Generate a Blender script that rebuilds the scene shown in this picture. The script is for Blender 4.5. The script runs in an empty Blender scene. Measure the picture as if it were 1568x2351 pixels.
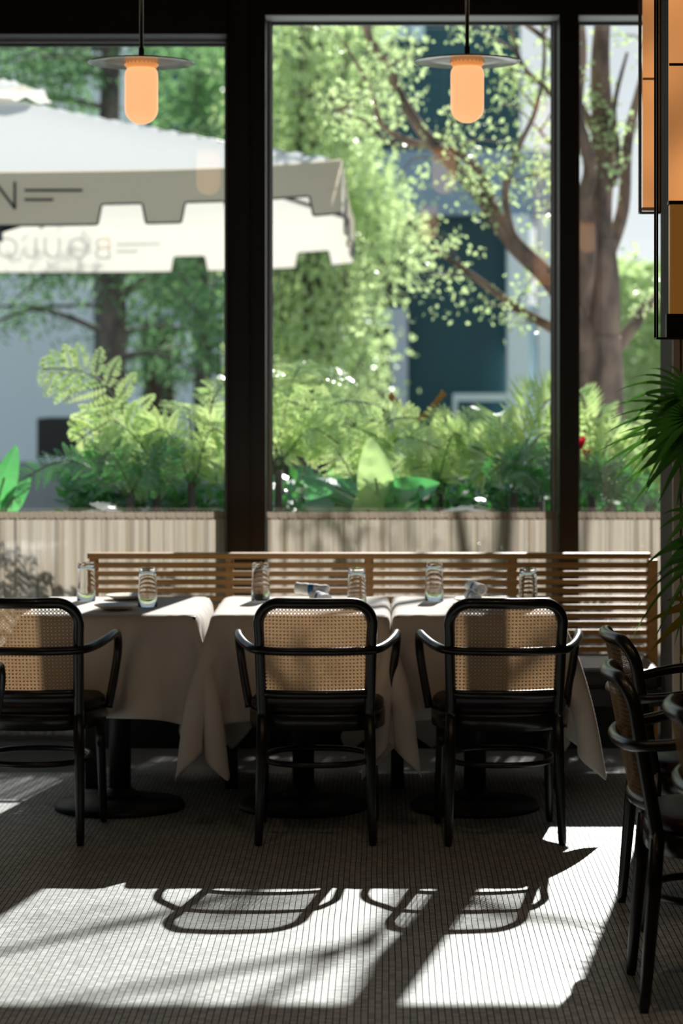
import bpy, math, random
import numpy as np
from mathutils import Vector, Matrix
D = bpy.data
SC = bpy.context.scene
COL = SC.collection
R = math.radians
PI = math.pi

# ------------------------------------------------------------------ camera, light, exposure
F_PX = 5553.0
EYE = 1.60
cam = D.cameras.new('camera')
co = D.objects.new('camera', cam); COL.objects.link(co)
co.location = (0, 0, EYE); co.rotation_euler = (R(90), 0, 0)
cam.sensor_fit = 'HORIZONTAL'; cam.sensor_width = 24.0
cam.lens = F_PX / 1568.0 * 24.0
cam.shift_x = -96.0 / 1568.0
cam.shift_y = -305.0 / 1568.0
cam.clip_end = 400
cam.dof.use_dof = True; cam.dof.focus_distance = 7.3; cam.dof.aperture_fstop = 2.9
SC.camera = co
SC.view_settings.view_transform = 'Standard'
SC.view_settings.look = 'None'
SC.view_settings.exposure = 0.0
SC.view_settings.gamma = 1.0

w = D.worlds.new('world'); SC.world = w; w.use_nodes = True
nt = w.node_tree; nt.nodes.clear()
tc = nt.nodes.new('ShaderNodeTexCoord'); sp = nt.nodes.new('ShaderNodeSeparateXYZ')
cr = nt.nodes.new('ShaderNodeValToRGB'); bg = nt.nodes.new('ShaderNodeBackground'); wo = nt.nodes.new('ShaderNodeOutputWorld')
cr.color_ramp.elements[0].position = 0.0; cr.color_ramp.elements[0].color = (1.15, 1.2, 1.22, 1)
cr.color_ramp.elements[1].position = 0.45; cr.color_ramp.elements[1].color = (0.28, 0.40, 0.52, 1)
nt.links.new(tc.outputs['Generated'], sp.inputs[0]); nt.links.new(sp.outputs['Z'], cr.inputs[0])
nt.links.new(cr.outputs[0], bg.inputs[0]); nt.links.new(bg.outputs[0], wo.inputs[0])
bg.inputs[1].default_value = 1.0

SUN_DIR = Vector((-0.184, -1.0, -0.69)).normalized()
sl = D.lights.new('sun', 'SUN'); sl.energy = 10.5; sl.angle = R(0.55); sl.color = (1.0, 0.97, 0.93)
so = D.objects.new('sun', sl); COL.objects.link(so)
so.rotation_euler = SUN_DIR.to_track_quat('-Z', 'Y').to_euler(); so.location = (3, 25, 15)

# ------------------------------------------------------------------ helpers
def P(px, py, Y):
    return Vector(((px - 880.0) * Y / F_PX, Y, EYE - (py - 870.0) * Y / F_PX))

class MB:
    def __init__(s): s.V = []; s.F = []; s.SM = []
    def face(s, f, sm=False): s.F.append(tuple(f)); s.SM.append(sm)
    def box(s, a, b):
        n = len(s.V); x0, y0, z0 = a; x1, y1, z1 = b
        s.V += [(x0,y0,z0),(x1,y0,z0),(x1,y1,z0),(x0,y1,z0),(x0,y0,z1),(x1,y0,z1),(x1,y1,z1),(x0,y1,z1)]
        for f in ((0,3,2,1),(4,5,6,7),(0,1,5,4),(1,2,6,5),(2,3,7,6),(3,0,4,7)): s.face([n+i for i in f])
        return s
    def quad(s, a, b, c, d, sm=False):
        n = len(s.V); s.V += [tuple(a), tuple(b), tuple(c), tuple(d)]; s.face((n, n+1, n+2, n+3), sm); return s
    def grid(s, rows, close_u=False, close_v=False, sm=True):
        n = len(s.V); nr = len(rows); nc = len(rows[0])
        for r in rows: s.V += [tuple(p) for p in r]
        for i in range(nr if close_v else nr-1):
            for j in range(nc if close_u else nc-1):
                a = n+i*nc+j; b = n+i*nc+(j+1) % nc; i2 = (i+1) % nr
                s.face((a, b, n+i2*nc+(j+1) % nc, n+i2*nc+j), sm)
        return s
    def tube(s, pts, r, n=8, closed=False, cap=True, flat=1.0):
        pts = [Vector(p) for p in pts]; m = len(pts)
        rs = r if isinstance(r, (list, tuple)) else [r]*m
        T = []
        for i in range(m):
            a = pts[(i-1) % m] if (closed or i > 0) else pts[i]
            b = pts[(i+1) % m] if (closed or i < m-1) else pts[i]
            t = (b-a); T.append(t.normalized() if t.length > 1e-9 else Vector((0,0,1)))
        up = Vector((0,0,1)) if abs(T[0].z) < 0.9 else Vector((0,1,0))
        nrm = (up - T[0]*up.dot(T[0])).normalized(); rows = []
        for i in range(m):
            nrm = nrm - T[i]*nrm.dot(T[i])
            nrm = nrm.normalized() if nrm.length > 1e-6 else T[i].orthogonal().normalized()
            bn = T[i].cross(nrm)
            rows.append([pts[i] + (nrm*math.cos(2*PI*k/n) + bn*math.sin(2*PI*k/n)*flat)*rs[i] for k in range(n)])
        b0 = len(s.V)
        s.grid(rows, close_u=True, close_v=closed)
        if cap and not closed:
            s.face([b0+k for k in range(n)][::-1]); s.face([b0+(m-1)*n+k for k in range(n)])
        return s
    def lathe(s, prof, c=(0,0,0), n=32, sm=True):
        rows = [[(c[0]+r*math.cos(2*PI*k/n), c[1]+r*math.sin(2*PI*k/n), c[2]+z) for k in range(n)] for r, z in prof]
        return s.grid(rows, close_u=True, sm=sm)
    def leaf(s, p, d, nrm, L, W):
        d = d.normalized(); sd = d.cross(nrm)
        sd = sd.normalized() if sd.length > 1e-6 else d.orthogonal().normalized()
        m = p + d*L*0.42
        n = len(s.V); s.V += [tuple(p), tuple(m+sd*W*.5), tuple(p+d*L), tuple(m-sd*W*.5)]
        s.face((n, n+1, n+2, n+3)); return s
    def build(s, name, mat, parent=None, bevel=0, auto=None):
        me = D.meshes.new(name); me.from_pydata([tuple(v) for v in s.V], [], s.F); me.update()
        if any(s.SM): me.polygons.foreach_set('use_smooth', s.SM)
        me.materials.append(mat)
        o = D.objects.new(name, me); COL.objects.link(o)
        if parent: o.parent = parent
        if bevel:
            b = o.modifiers.new('bevel', 'BEVEL'); b.width = bevel; b.segments = 2; b.limit_method = 'ANGLE'
        return o

def smooth(pts, k=6, closed=False):
    P_ = [Vector(p) for p in pts]; m = len(P_); out = []
    for i in range(m if closed else m-1):
        if closed: p0, p1, p2, p3 = P_[(i-1) % m], P_[i], P_[(i+1) % m], P_[(i+2) % m]
        else: p0, p1, p2, p3 = P_[max(i-1,0)], P_[i], P_[i+1], P_[min(i+2,m-1)]
        for j in range(k):
            t = j/k
            out.append(0.5*((2*p1)+(p2-p0)*t+(2*p0-5*p1+4*p2-p3)*t*t+(3*p1-p0-3*p2+p3)*t**3))
    if not closed: out.append(P_[-1])
    return out

def tag(o, label=None, cat=None, group=None, kind=None):
    if label: o['label'] = label
    if cat: o['category'] = cat
    if group: o['group'] = group
    if kind: o['kind'] = kind
    return o
def thing(name, label, cat, loc=(0,0,0), rz=0, group=None):
    o = D.objects.new(name, None); COL.objects.link(o); o.location = loc; o.rotation_euler = (0,0,rz)
    o.empty_display_size = 0.05
    return tag(o, label, cat, group)
def copy_tree(o, parent=None):
    c = o.copy(); COL.objects.link(c)
    if parent: c.parent = parent
    for ch in [x for x in D.objects if x.parent == o]: copy_tree(ch, c)
    return c

# ------------------------------------------------------------------ materials
def mat(name, col, rough=0.5, metal=0.0, spec=0.5, bump=0, bscale=40, var=0, vscale=6, coat=0, emis=None, es=0):
    m = D.materials.new(name); m.use_nodes = True; t = m.node_tree; b = t.nodes['Principled BSDF']
    b.inputs['Base Color'].default_value = (*col, 1); b.inputs['Roughness'].default_value = rough
    b.inputs['Metallic'].default_value = metal; b.inputs['Specular IOR Level'].default_value = spec
    b.inputs['Coat Weight'].default_value = coat
    if emis: b.inputs['Emission Color'].default_value = (*emis, 1); b.inputs['Emission Strength'].default_value = es
    tc = t.nodes.new('ShaderNodeTexCoord')
    if var:
        n = t.nodes.new('ShaderNodeTexNoise'); n.inputs['Scale'].default_value = vscale; n.inputs['Detail'].default_value = 4
        mx = t.nodes.new('ShaderNodeMix'); mx.data_type = 'RGBA'
        mx.inputs[6].default_value = (*[c*(1-var) for c in col], 1); mx.inputs[7].default_value = (*[min(1, c*(1+var)) for c in col], 1)
        t.links.new(tc.outputs['Object'], n.inputs['Vector']); t.links.new(n.outputs[0], mx.inputs[0]); t.links.new(mx.outputs[2], b.inputs['Base Color'])
    if bump:
        n2 = t.nodes.new('ShaderNodeTexNoise'); n2.inputs['Scale'].default_value = bscale; n2.inputs['Detail'].default_value = 5
        bp = t.nodes.new('ShaderNodeBump'); bp.inputs['Strength'].default_value = bump; bp.inputs['Distance'].default_value = 0.01
        t.links.new(tc.outputs['Object'], n2.inputs['Vector']); t.links.new(n2.outputs[0], bp.inputs['Height']); t.links.new(bp.outputs[0], b.inputs['Normal'])
    return m

def thin(name, dcol, tcol, mixf=0.5, transp=0.0, gloss=0.0, grough=0.3, var=0.0, vscale=3):
    """thin sheet: diffuse + translucent (+ see-through weave, + sheen)"""
    m = D.materials.new(name); m.use_nodes = True; t = m.node_tree; t.nodes.clear()
    out = t.nodes.new('ShaderNodeOutputMaterial')
    d = t.nodes.new('ShaderNodeBsdfDiffuse'); d.inputs[0].default_value = (*dcol, 1)
    tr = t.nodes.new('ShaderNodeBsdfTranslucent'); tr.inputs[0].default_value = (*tcol, 1)
    if var:
        tcn = t.nodes.new('ShaderNodeTexCoord'); n = t.nodes.new('ShaderNodeTexNoise'); n.inputs['Scale'].default_value = vscale
        t.links.new(tcn.outputs['Object'], n.inputs['Vector'])
        for node, c in ((d, dcol), (tr, tcol)):
            mx = t.nodes.new('ShaderNodeMix'); mx.data_type = 'RGBA'
            mx.inputs[6].default_value = (c[0]*(1-var), c[1]*(1-var*.7), c[2]*(1-var), 1)
            mx.inputs[7].default_value = (min(1,c[0]*(1+var)), min(1,c[1]*(1+var*.7)), min(1,c[2]*(1+var)), 1)
            t.links.new(n.outputs[0], mx.inputs[0]); t.links.new(mx.outputs[2], node.inputs[0])
    a = t.nodes.new('ShaderNodeMixShader'); a.inputs[0].default_value = mixf
    t.links.new(d.outputs[0], a.inputs[1]); t.links.new(tr.outputs[0], a.inputs[2]); last = a
    if gloss:
        g = t.nodes.new('ShaderNodeBsdfGlossy'); g.inputs['Roughness'].default_value = grough
        b = t.nodes.new('ShaderNodeMixShader'); b.inputs[0].default_value = gloss
        t.links.new(last.outputs[0], b.inputs[1]); t.links.new(g.outputs[0], b.inputs[2]); last = b
    if transp:
        g = t.nodes.new('ShaderNodeBsdfTransparent')
        b = t.nodes.new('ShaderNodeMixShader'); b.inputs[0].default_value = transp
        t.links.new(last.outputs[0], b.inputs[1]); t.links.new(g.outputs[0], b.inputs[2]); last = b
    t.links.new(last.outputs[0], out.inputs[0])
    return m

def pane_mat(name, tint=(0.97, 0.99, 0.985), base=0.05, top=0.5):
    m = D.materials.new(name); m.use_nodes = True; t = m.node_tree; t.nodes.clear()
    out = t.nodes.new('ShaderNodeOutputMaterial'); tr = t.nodes.new('ShaderNodeBsdfTransparent'); tr.inputs[0].default_value = (*tint, 1)
    g = t.nodes.new('ShaderNodeBsdfGlossy'); g.inputs['Roughness'].default_value = 0.0
    lw = t.nodes.new('ShaderNodeLayerWeight'); lw.inputs[0].default_value = 0.3
    mr = t.nodes.new('ShaderNodeMapRange'); mr.inputs[3].default_value = base; mr.inputs[4].default_value = top
    mx = t.nodes.new('ShaderNodeMixShader')
    t.links.new(lw.outputs['Fresnel'], mr.inputs[0]); t.links.new(mr.outputs[0], mx.inputs[0])
    t.links.new(tr.outputs[0], mx.inputs[1]); t.links.new(g.outputs[0], mx.inputs[2]); t.links.new(mx.outputs[0], out.inputs[0])
    return m

def tile_mat(pitch=0.01764):
    m = D.materials.new('mosaic_tiles'); m.use_nodes = True; t = m.node_tree; b = t.nodes['Principled BSDF']
    N = t.nodes.new; Lk = t.links.new
    tc = N('ShaderNodeTexCoord'); sp = N('ShaderNodeSeparateXYZ'); Lk(tc.outputs['Object'], sp.inputs[0])
    def mth(op, a, bb=None, c=None):
        n = N('ShaderNodeMath'); n.operation = op
        for i, v in enumerate((a, bb, c)):
            if v is None: continue
            if isinstance(v, (int, float)): n.inputs[i].default_value = v
            else: Lk(v, n.inputs[i])
        return n.outputs[0]
    xs = mth('DIVIDE', sp.outputs['X'], pitch)
    nz0 = N('ShaderNodeTexNoise'); nz0.inputs['Scale'].default_value = 2.2; Lk(tc.outputs['Object'], nz0.inputs['Vector'])
    xs = mth('ADD', xs, mth('MULTIPLY', nz0.outputs[0], 0.35))
    ci = mth('FLOOR', xs); fx = mth('FRACT', xs)
    wn = N('ShaderNodeTexWhiteNoise'); wn.noise_dimensions = '1D'; Lk(ci, wn.inputs['W'])
    ys = mth('ADD', mth('DIVIDE', sp.outputs['Y'], pitch), mth('MULTIPLY', wn.outputs[0], 0.5))
    ri = mth('FLOOR', ys); fy = mth('FRACT', ys)
    cb = N('ShaderNodeCombineXYZ'); Lk(ci, cb.inputs[0]); Lk(ri, cb.inputs[1])
    wv = N('ShaderNodeTexWhiteNoise'); wv.noise_dimensions = '2D'; Lk(cb.outputs[0], wv.inputs['Vector'])
    ex = mth('ABSOLUTE', mth('SUBTRACT', fx, 0.5)); ey = mth('ABSOLUTE', mth('SUBTRACT', fy, 0.5))
    gx = N('ShaderNodeMapRange'); gx.inputs[1].default_value = 0.42; gx.inputs[2].default_value = 0.455; Lk(ex, gx.inputs[0])
    gy = N('ShaderNodeMapRange'); gy.inputs[1].default_value = 0.43; gy.inputs[2].default_value = 0.48; gy.inputs[4].default_value = 0.75; Lk(ey, gy.inputs[0])
    g = mth('MAXIMUM', gx.outputs[0], gy.outputs[0])
    r = N('ShaderNodeValToRGB'); e = r.color_ramp.elements
    e[0].color = (0.30, 0.315, 0.305, 1); e[1].color = (0.52, 0.55, 0.54, 1); Lk(wv.outputs[0], r.inputs[0])
    nz = N('ShaderNodeTexNoise'); nz.inputs['Scale'].default_value = 5; Lk(tc.outputs['Object'], nz.inputs['Vector'])
    hs = N('ShaderNodeHueSaturation'); Lk(r.outputs[0], hs.inputs['Color'])
    v = N('ShaderNodeMapRange'); v.inputs[3].default_value = 0.85; v.inputs[4].default_value = 1.15; Lk(nz.outputs[0], v.inputs[0]); Lk(v.outputs[0], hs.inputs['Value'])
    mx = N('ShaderNodeMix'); mx.data_type = 'RGBA'; Lk(g, mx.inputs[0]); Lk(hs.outputs[0], mx.inputs[6]); mx.inputs[7].default_value = (0.012, 0.012, 0.011, 1)
    Lk(mx.outputs[2], b.inputs['Base Color'])
    rr = N('ShaderNodeMapRange'); rr.inputs[3].default_value = 0.38; rr.inputs[4].default_value = 0.8; Lk(g, rr.inputs[0]); Lk(rr.outputs[0], b.inputs['Roughness'])
    b.inputs['Specular IOR Level'].default_value = 0.35
    bp = N('ShaderNodeBump'); bp.inputs['Strength'].default_value = 0.5; bp.inputs['Distance'].default_value = 0.002; bp.invert = True
    Lk(g, bp.inputs['Height']); Lk(bp.outputs[0], b.inputs['Normal'])
    return m

def bark_mat(name, c1, c2, sc=(3, 3, 1.2)):
    m = D.materials.new(name); m.use_nodes = True; t = m.node_tree; b = t.nodes['Principled BSDF']
    tc = t.nodes.new('ShaderNodeTexCoord'); mp = t.nodes.new('ShaderNodeMapping'); mp.inputs['Scale'].default_value = sc
    n = t.nodes.new('ShaderNodeTexNoise'); n.inputs['Scale'].default_value = 2.5; n.inputs['Detail'].default_value = 6
    r = t.nodes.new('ShaderNodeValToRGB'); r.color_ramp.elements[0].position = 0.38; r.color_ramp.elements[1].position = 0.62
    r.color_ramp.elements[0].color = (*c1, 1); r.color_ramp.elements[1].color = (*c2, 1)
    t.links.new(tc.outputs['Object'], mp.inputs[0]); t.links.new(mp.outputs[0], n.inputs['Vector']); t.links.new(n.outputs[0], r.inputs[0])
    t.links.new(r.outputs[0], b.inputs['Base Color']); b.inputs['Roughness'].default_value = 0.85
    bp = t.nodes.new('ShaderNodeBump'); bp.inputs['Strength'].default_value = 0.6; t.links.new(n.outputs[0], bp.inputs['Height']); t.links.new(bp.outputs[0], b.inputs['Normal'])
    return m

def wood_mat(name, c1, c2, axis='X'):
    m = D.materials.new(name); m.use_nodes = True; t = m.node_tree; b = t.nodes['Principled BSDF']
    tc = t.nodes.new('ShaderNodeTexCoord'); mp = t.nodes.new('ShaderNodeMapping')
    mp.inputs['Scale'].default_value = (1.5, 30, 30) if axis == 'X' else (30, 30, 1.5)
    n = t.nodes.new('ShaderNodeTexNoise'); n.inputs['Scale'].default_value = 2; n.inputs['Detail'].default_value = 5
    r = t.nodes.new('ShaderNodeValToRGB'); r.color_ramp.elements[0].position = 0.3; r.color_ramp.elements[1].position = 0.7
    r.color_ramp.elements[0].color = (*c1, 1); r.color_ramp.elements[1].color = (*c2, 1)
    t.links.new(tc.outputs['Object'], mp.inputs[0]); t.links.new(mp.outputs[0], n.inputs['Vector']); t.links.new(n.outputs[0], r.inputs[0])
    t.links.new(r.outputs[0], b.inputs['Base Color']); b.inputs['Roughness'].default_value = 0.42
    return m

M = dict(
 tile=tile_mat(),
 stone=mat('dark_stone', (0.05,0.05,0.05), 0.35, var=0.4, vscale=9),
 black_metal=mat('black_window_metal', (0.012,0.010,0.009), 0.45),
 grey_metal=mat('grey_window_gasket', (0.30,0.31,0.31), 0.4),
 wall=mat('dark_plaster_wall', (0.07,0.058,0.045), 0.8, bump=0.1),
 ceil=mat('dark_ceiling', (0.08,0.07,0.06), 0.85),
 tan=mat('ribbed_tan_panel', (0.66,0.56,0.42), 0.7, var=0.1),
 bent=mat('black_stained_bentwood', (0.010,0.010,0.010), 0.30, spec=0.5, coat=0.12),
 cane=thin('woven_cane', (0.52,0.35,0.20), (0.46,0.30,0.16), 0.42, var=0.12, vscale=60),
 cushion=mat('dark_brown_leather', (0.022,0.011,0.010), 0.42, spec=0.3, bump=0.1, bscale=80),
 linen=thin('white_tablecloth', (0.93,0.89,0.84), (0.78,0.72,0.64), 0.26),
 oak=wood_mat('golden_oak', (0.28,0.125,0.018), (0.43,0.21,0.035)),
 pedestal=mat('black_cast_iron', (0.012,0.012,0.012), 0.5),
 plate=mat('cream_porcelain', (0.70,0.66,0.54), 0.25),
 napkin=mat('white_napkin', (0.82,0.82,0.82), 0.8, bump=0.25, bscale=120),
 blue=mat('blue_paper_band', (0.02,0.12,0.30), 0.6),
 sheer=thin('sheer_linen', (0.45,0.41,0.35), (0.42,0.37,0.30), 0.6, transp=0.14),
 sheer2=thin('gathered_linen', (0.36,0.31,0.26), (0.28,0.23,0.18), 0.5, transp=0.03),
 pane=pane_mat('window_glass', base=0.16),
 pane2=pane_mat('lantern_glass', (0.93,0.96,0.94), base=0.06),
 brass=mat('aged_brass', (0.22,0.17,0.11), 0.35, metal=1.0),
 disc=thin('pale_celadon_glass', (0.72,0.80,0.72), (0.62,0.70,0.62), 0.3, gloss=0.55, grough=0.14),
 opal=mat('opal_glass_glow', (0.5,0.35,0.22), 0.3, emis=(1.0,0.50,0.22), es=0.98),
 collar_glow=mat('collar_painted_glow', (0.5,0.3,0.15), 0.4, emis=(1.0,0.36,0.10), es=0.62),  # capsule light on the collar, put in as its own emission
 linenlamp=mat('glowing_linen_shade', (0.35,0.25,0.18), 0.8, emis=(1.0,0.40,0.13), es=0.62, var=0),
 amber=mat('timber_painted_glow', (0.16,0.08,0.02), 0.3, emis=(0.55,0.22,0.04), es=0.28),  # lantern light on the core is put in as emission
 bronze=mat('dark_bronze', (0.045,0.035,0.028), 0.4, metal=0.6),
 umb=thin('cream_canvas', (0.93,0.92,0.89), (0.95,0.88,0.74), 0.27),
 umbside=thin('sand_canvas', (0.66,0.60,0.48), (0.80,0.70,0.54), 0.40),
 navy=mat('navy_metal', (0.012,0.018,0.03), 0.4),
 ink=mat('dark_lettering', (0.035,0.045,0.05), 0.6),
 soil=mat('planter_soil', (0.04,0.03,0.02), 0.95, bump=0.5),
 conc=mat('grey_concrete', (0.32,0.33,0.34), 0.8, var=0.15, vscale=2),
 paving=mat('pale_paving', (0.38,0.40,0.42), 0.8, var=0.12, vscale=1.2),
 fac_white=mat('white_facade', (0.86,0.92,0.94), 0.7, var=0.06, vscale=0.6),
 fac_blue=mat('blue_grey_facade', (0.30,0.40,0.50), 0.6, var=0.08, vscale=0.5),
 fac_teal=mat('dark_teal_glazing', (0.02,0.085,0.105), 0.25, spec=0.3, var=0.5, vscale=0.7),
 fac_sky=mat('pale_blue_glazing', (0.60,0.80,0.88), 0.3, var=0.2, vscale=0.8),
 fac_grey=mat('grey_pillar', (0.62,0.66,0.72), 0.7),
 fac_dark=mat('dark_recess', (0.03,0.03,0.03), 0.7),
 fac_brown=mat('brown_doors', (0.09,0.05,0.03), 0.6),
 bark=bark_mat('peeling_bark', (0.10,0.07,0.055), (0.33,0.22,0.16)),
 bark2=bark_mat('dark_cypress_bark', (0.05,0.045,0.04), (0.14,0.11,0.09)),
 leaf_lime=thin('lime_tree_leaves', (0.46,0.56,0.30), (0.66,0.84,0.38), 0.55, gloss=0.06, var=0.25, vscale=2),
 leaf_mid=thin('green_tree_leaves', (0.16,0.28,0.12), (0.30,0.55,0.20), 0.5, gloss=0.05, var=0.3, vscale=2),
 leaf_cyp=thin('cypress_needles', (0.12,0.20,0.11), (0.20,0.38,0.16), 0.5, var=0.3, vscale=2),
 fern=thin('fern_leaflets', (0.30,0.54,0.15), (0.70,1.0,0.34), 0.6, gloss=0.17, grough=0.26, var=0.38, vscale=11),
 fern_dk=thin('deep_green_leaves', (0.05,0.17,0.045), (0.10,0.42,0.08), 0.5, gloss=0.14, grough=0.28, var=0.25, vscale=4),
 paddle=thin('waxy_paddle_leaf', (0.06,0.26,0.08), (0.12,0.52,0.14), 0.6, gloss=0.20, grough=0.22, var=0.15, vscale=3),
 paddle2=thin('pale_paddle_leaf', (0.36,0.52,0.24), (0.60,0.85,0.32), 0.5, gloss=0.12, grough=0.3),
 palm=thin('palm_leaflets', (0.015,0.045,0.015), (0.12,0.36,0.04), 0.45, gloss=0.05, grough=0.35),
 palmtip=thin('yellowing_palm_tips', (0.16,0.12,0.02), (0.40,0.24,0.03), 0.5),
 stalk=mat('dry_orange_stalk', (0.32,0.16,0.04), 0.8, var=0.4, vscale=30),
 red=thin('red_petals', (0.55,0.01,0.04), (0.7,0.02,0.05), 0.4),
 stem=mat('green_stem', (0.08,0.12,0.03), 0.6),
 silver=thin('silver_bromeliad_leaf', (0.75,0.75,0.70), (0.6,0.6,0.5), 0.3, gloss=0.15),
 pot=mat('charcoal_planter', (0.03,0.03,0.03), 0.6),
)
lt = M['linenlamp'].node_tree; ltc = lt.nodes.new('ShaderNodeTexCoord'); lmp = lt.nodes.new('ShaderNodeMapping'); lmp.inputs['Scale'].default_value = (3, 1, 2.2)
lnz = lt.nodes.new('ShaderNodeTexNoise'); lnz.inputs['Scale'].default_value = 1.0; lnz.inputs['Detail'].default_value = 1
lmr = lt.nodes.new('ShaderNodeMapRange'); lmr.inputs[1].default_value = 0.35; lmr.inputs[2].default_value = 0.65; lmr.inputs[3].default_value = 0.38; lmr.inputs[4].default_value = 0.95
lt.links.new(ltc.outputs['Object'], lmp.inputs[0]); lt.links.new(lmp.outputs[0], lnz.inputs['Vector']); lt.links.new(lnz.outputs[0], lmr.inputs[0])
lt.links.new(lmr.outputs[0], lt.nodes['Principled BSDF'].inputs['Emission Strength'])
# drinking glass
gm = D.materials.new('clear_tumbler_glass'); gm.use_nodes = True
gb = gm.node_tree.nodes['Principled BSDF']; gb.inputs['Transmission Weight'].default_value = 1.0; gb.inputs['Roughness'].default_value = 0.0
gb.inputs['IOR'].default_value = 1.45; gb.inputs['Base Color'].default_value = (1.0, 1.0, 1.0, 1)

# ------------------------------------------------------------------ room shell
YW = 10.55          # front face of the window frames
def struct(o): o['kind'] = 'structure'; return o
X0, X1, Z1 = -4.2, 2.6, 3.9
struct(MB().box((X0, -2.5, -0.1), (X1, 9.84, 0.0)).build('floor', M['tile']))
struct(MB().box((X0, 9.84, -0.1), (X1, 11.0, 0.0)).build('trim_1', M['stone']))
struct(MB().box((X0, -2.5, Z1), (X1, 11.0, Z1+0.15)).build('ceiling', M['ceil']))
struct(MB().box((X0-0.15, -2.5, -0.1), (X0, 11.0, Z1)).build('wall_left', M['wall']))
struct(MB().box((X1, -2.5, -0.1), (X1+0.15, 11.0, Z1)).build('wall_right', M['wall']))
struct(MB().box((X0-0.15, -2.65, -0.1), (X1+0.15, -2.5, Z1)).build('wall_back', M['wall']))
wf = MB()
wf.box((X0, YW, 3.31), (X1, 10.8, Z1))
struct(wf.build('wall_front', M['black_metal']))
# ribbed tan panel wall to the right of the windows
pw = MB()
PY = 9.1
struct(MB().box((1.09, PY+0.02, 0), (X1, PY+0.42, Z1)).build('trim_8', M['wall']))
x = 1.09
while x < X1-0.04:
    pw.box((x, PY, 0), (x+0.026, PY+0.021, Z1)); x += 0.034
struct(pw.build('trim_2', M['tan']))
struct(MB().box((1.78, YW, 0), (X1, 10.8, 3.31)).build('trim_7', M['wall']))
struct(MB().box((1.085, PY-0.012, 0.0), (X1, PY-0.001, 0.10)).build('baseboard_front', M['black_metal']))

def window(n, xa, xb, z0, z1):
    e = D.objects.new('window_%d' % n, None); COL.objects.link(e); e['kind'] = 'structure'
    yf, yb = 10.72, 10.80; t = 0.016
    fr = MB()
    fr.box((xa, yf, z0), (xa+t, yb, z1)); fr.box((xb-t, yf, z0), (xb, yb, z1))
    fr.box((xa, yf, z1-0.012), (xb, yb, z1)); fr.box((xa, yf, z0), (xb, yb, z0+0.03))
    fr.build('window_frame', M['grey_metal'], e)
    gk = MB(); k = 0.006
    gk.box((xa+t, 10.765, z0), (xa+t+k, 10.80, z1)); gk.box((xb-t-k, 10.765, z0), (xb-t, 10.80, z1)); gk.box((xa, 10.765, z1-0.022), (xb, 10.80, z1-0.012))
    gk.build('gasket', M['black_metal'], e)
    MB().quad((xa+t, 10.782, z0+.03), (xb-t, 10.782, z0+.03), (xb-t, 10.782, z1-.012), (xa+t, 10.782, z1-.012)).build('pane', M['pane'], e)
window(1, -3.4, -0.685, 0.0, 3.105)
window(2, -0.515, 0.768, 0.0, 3.2)
window(3, 0.852, 1.78, 0.0, 3.2)
m3 = MB()
m3.box((-0.665, YW, 0), (-0.585, 10.8, 3.31)); m3.box((-0.585, YW+0.02, 0), (-0.515, 10.8, 3.31)); m3.box((-0.685, YW+0.03, 0), (-0.665, 10.8, 3.31))
struct(m3.build('trim_3', M['black_metal']))
m4 = MB(); m4.box((0.768, YW, 0), (0.852, 10.8, 3.31)); struct(m4.build('trim_4', M['black_metal']))
m5 = MB(); m5.box((-3.4, YW, 3.105), (-0.685, 10.8, 3.31)); m5.box((-4.2, YW, 0), (-3.4, 10.8, 3.31))
m5.box((-0.515, YW, 3.19), (0.768, YW+0.15, 3.31)); m5.box((0.852, YW, 3.19), (1.78, YW+0.15, 3.31))
m5.box((-0.515, YW+0.15, 3.2), (0.768, 10.8, 3.31)); m5.box((0.852, YW+0.15, 3.2), (1.78, 10.8, 3.31))
struct(m5.build('trim_5', M['black_metal']))
ms = MB(); ms.box((-0.515, YW+0.004, 3.186), (0.768, YW+0.15, 3.19)); ms.box((0.852, YW+0.004, 3.186), (1.78, YW+0.15, 3.19))
struct(ms.build('trim_6', mat('soffit_painted_light', (0.75,0.75,0.73), 0.5)))  # pale tone stands in for daylight on the underside of the black head

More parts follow.
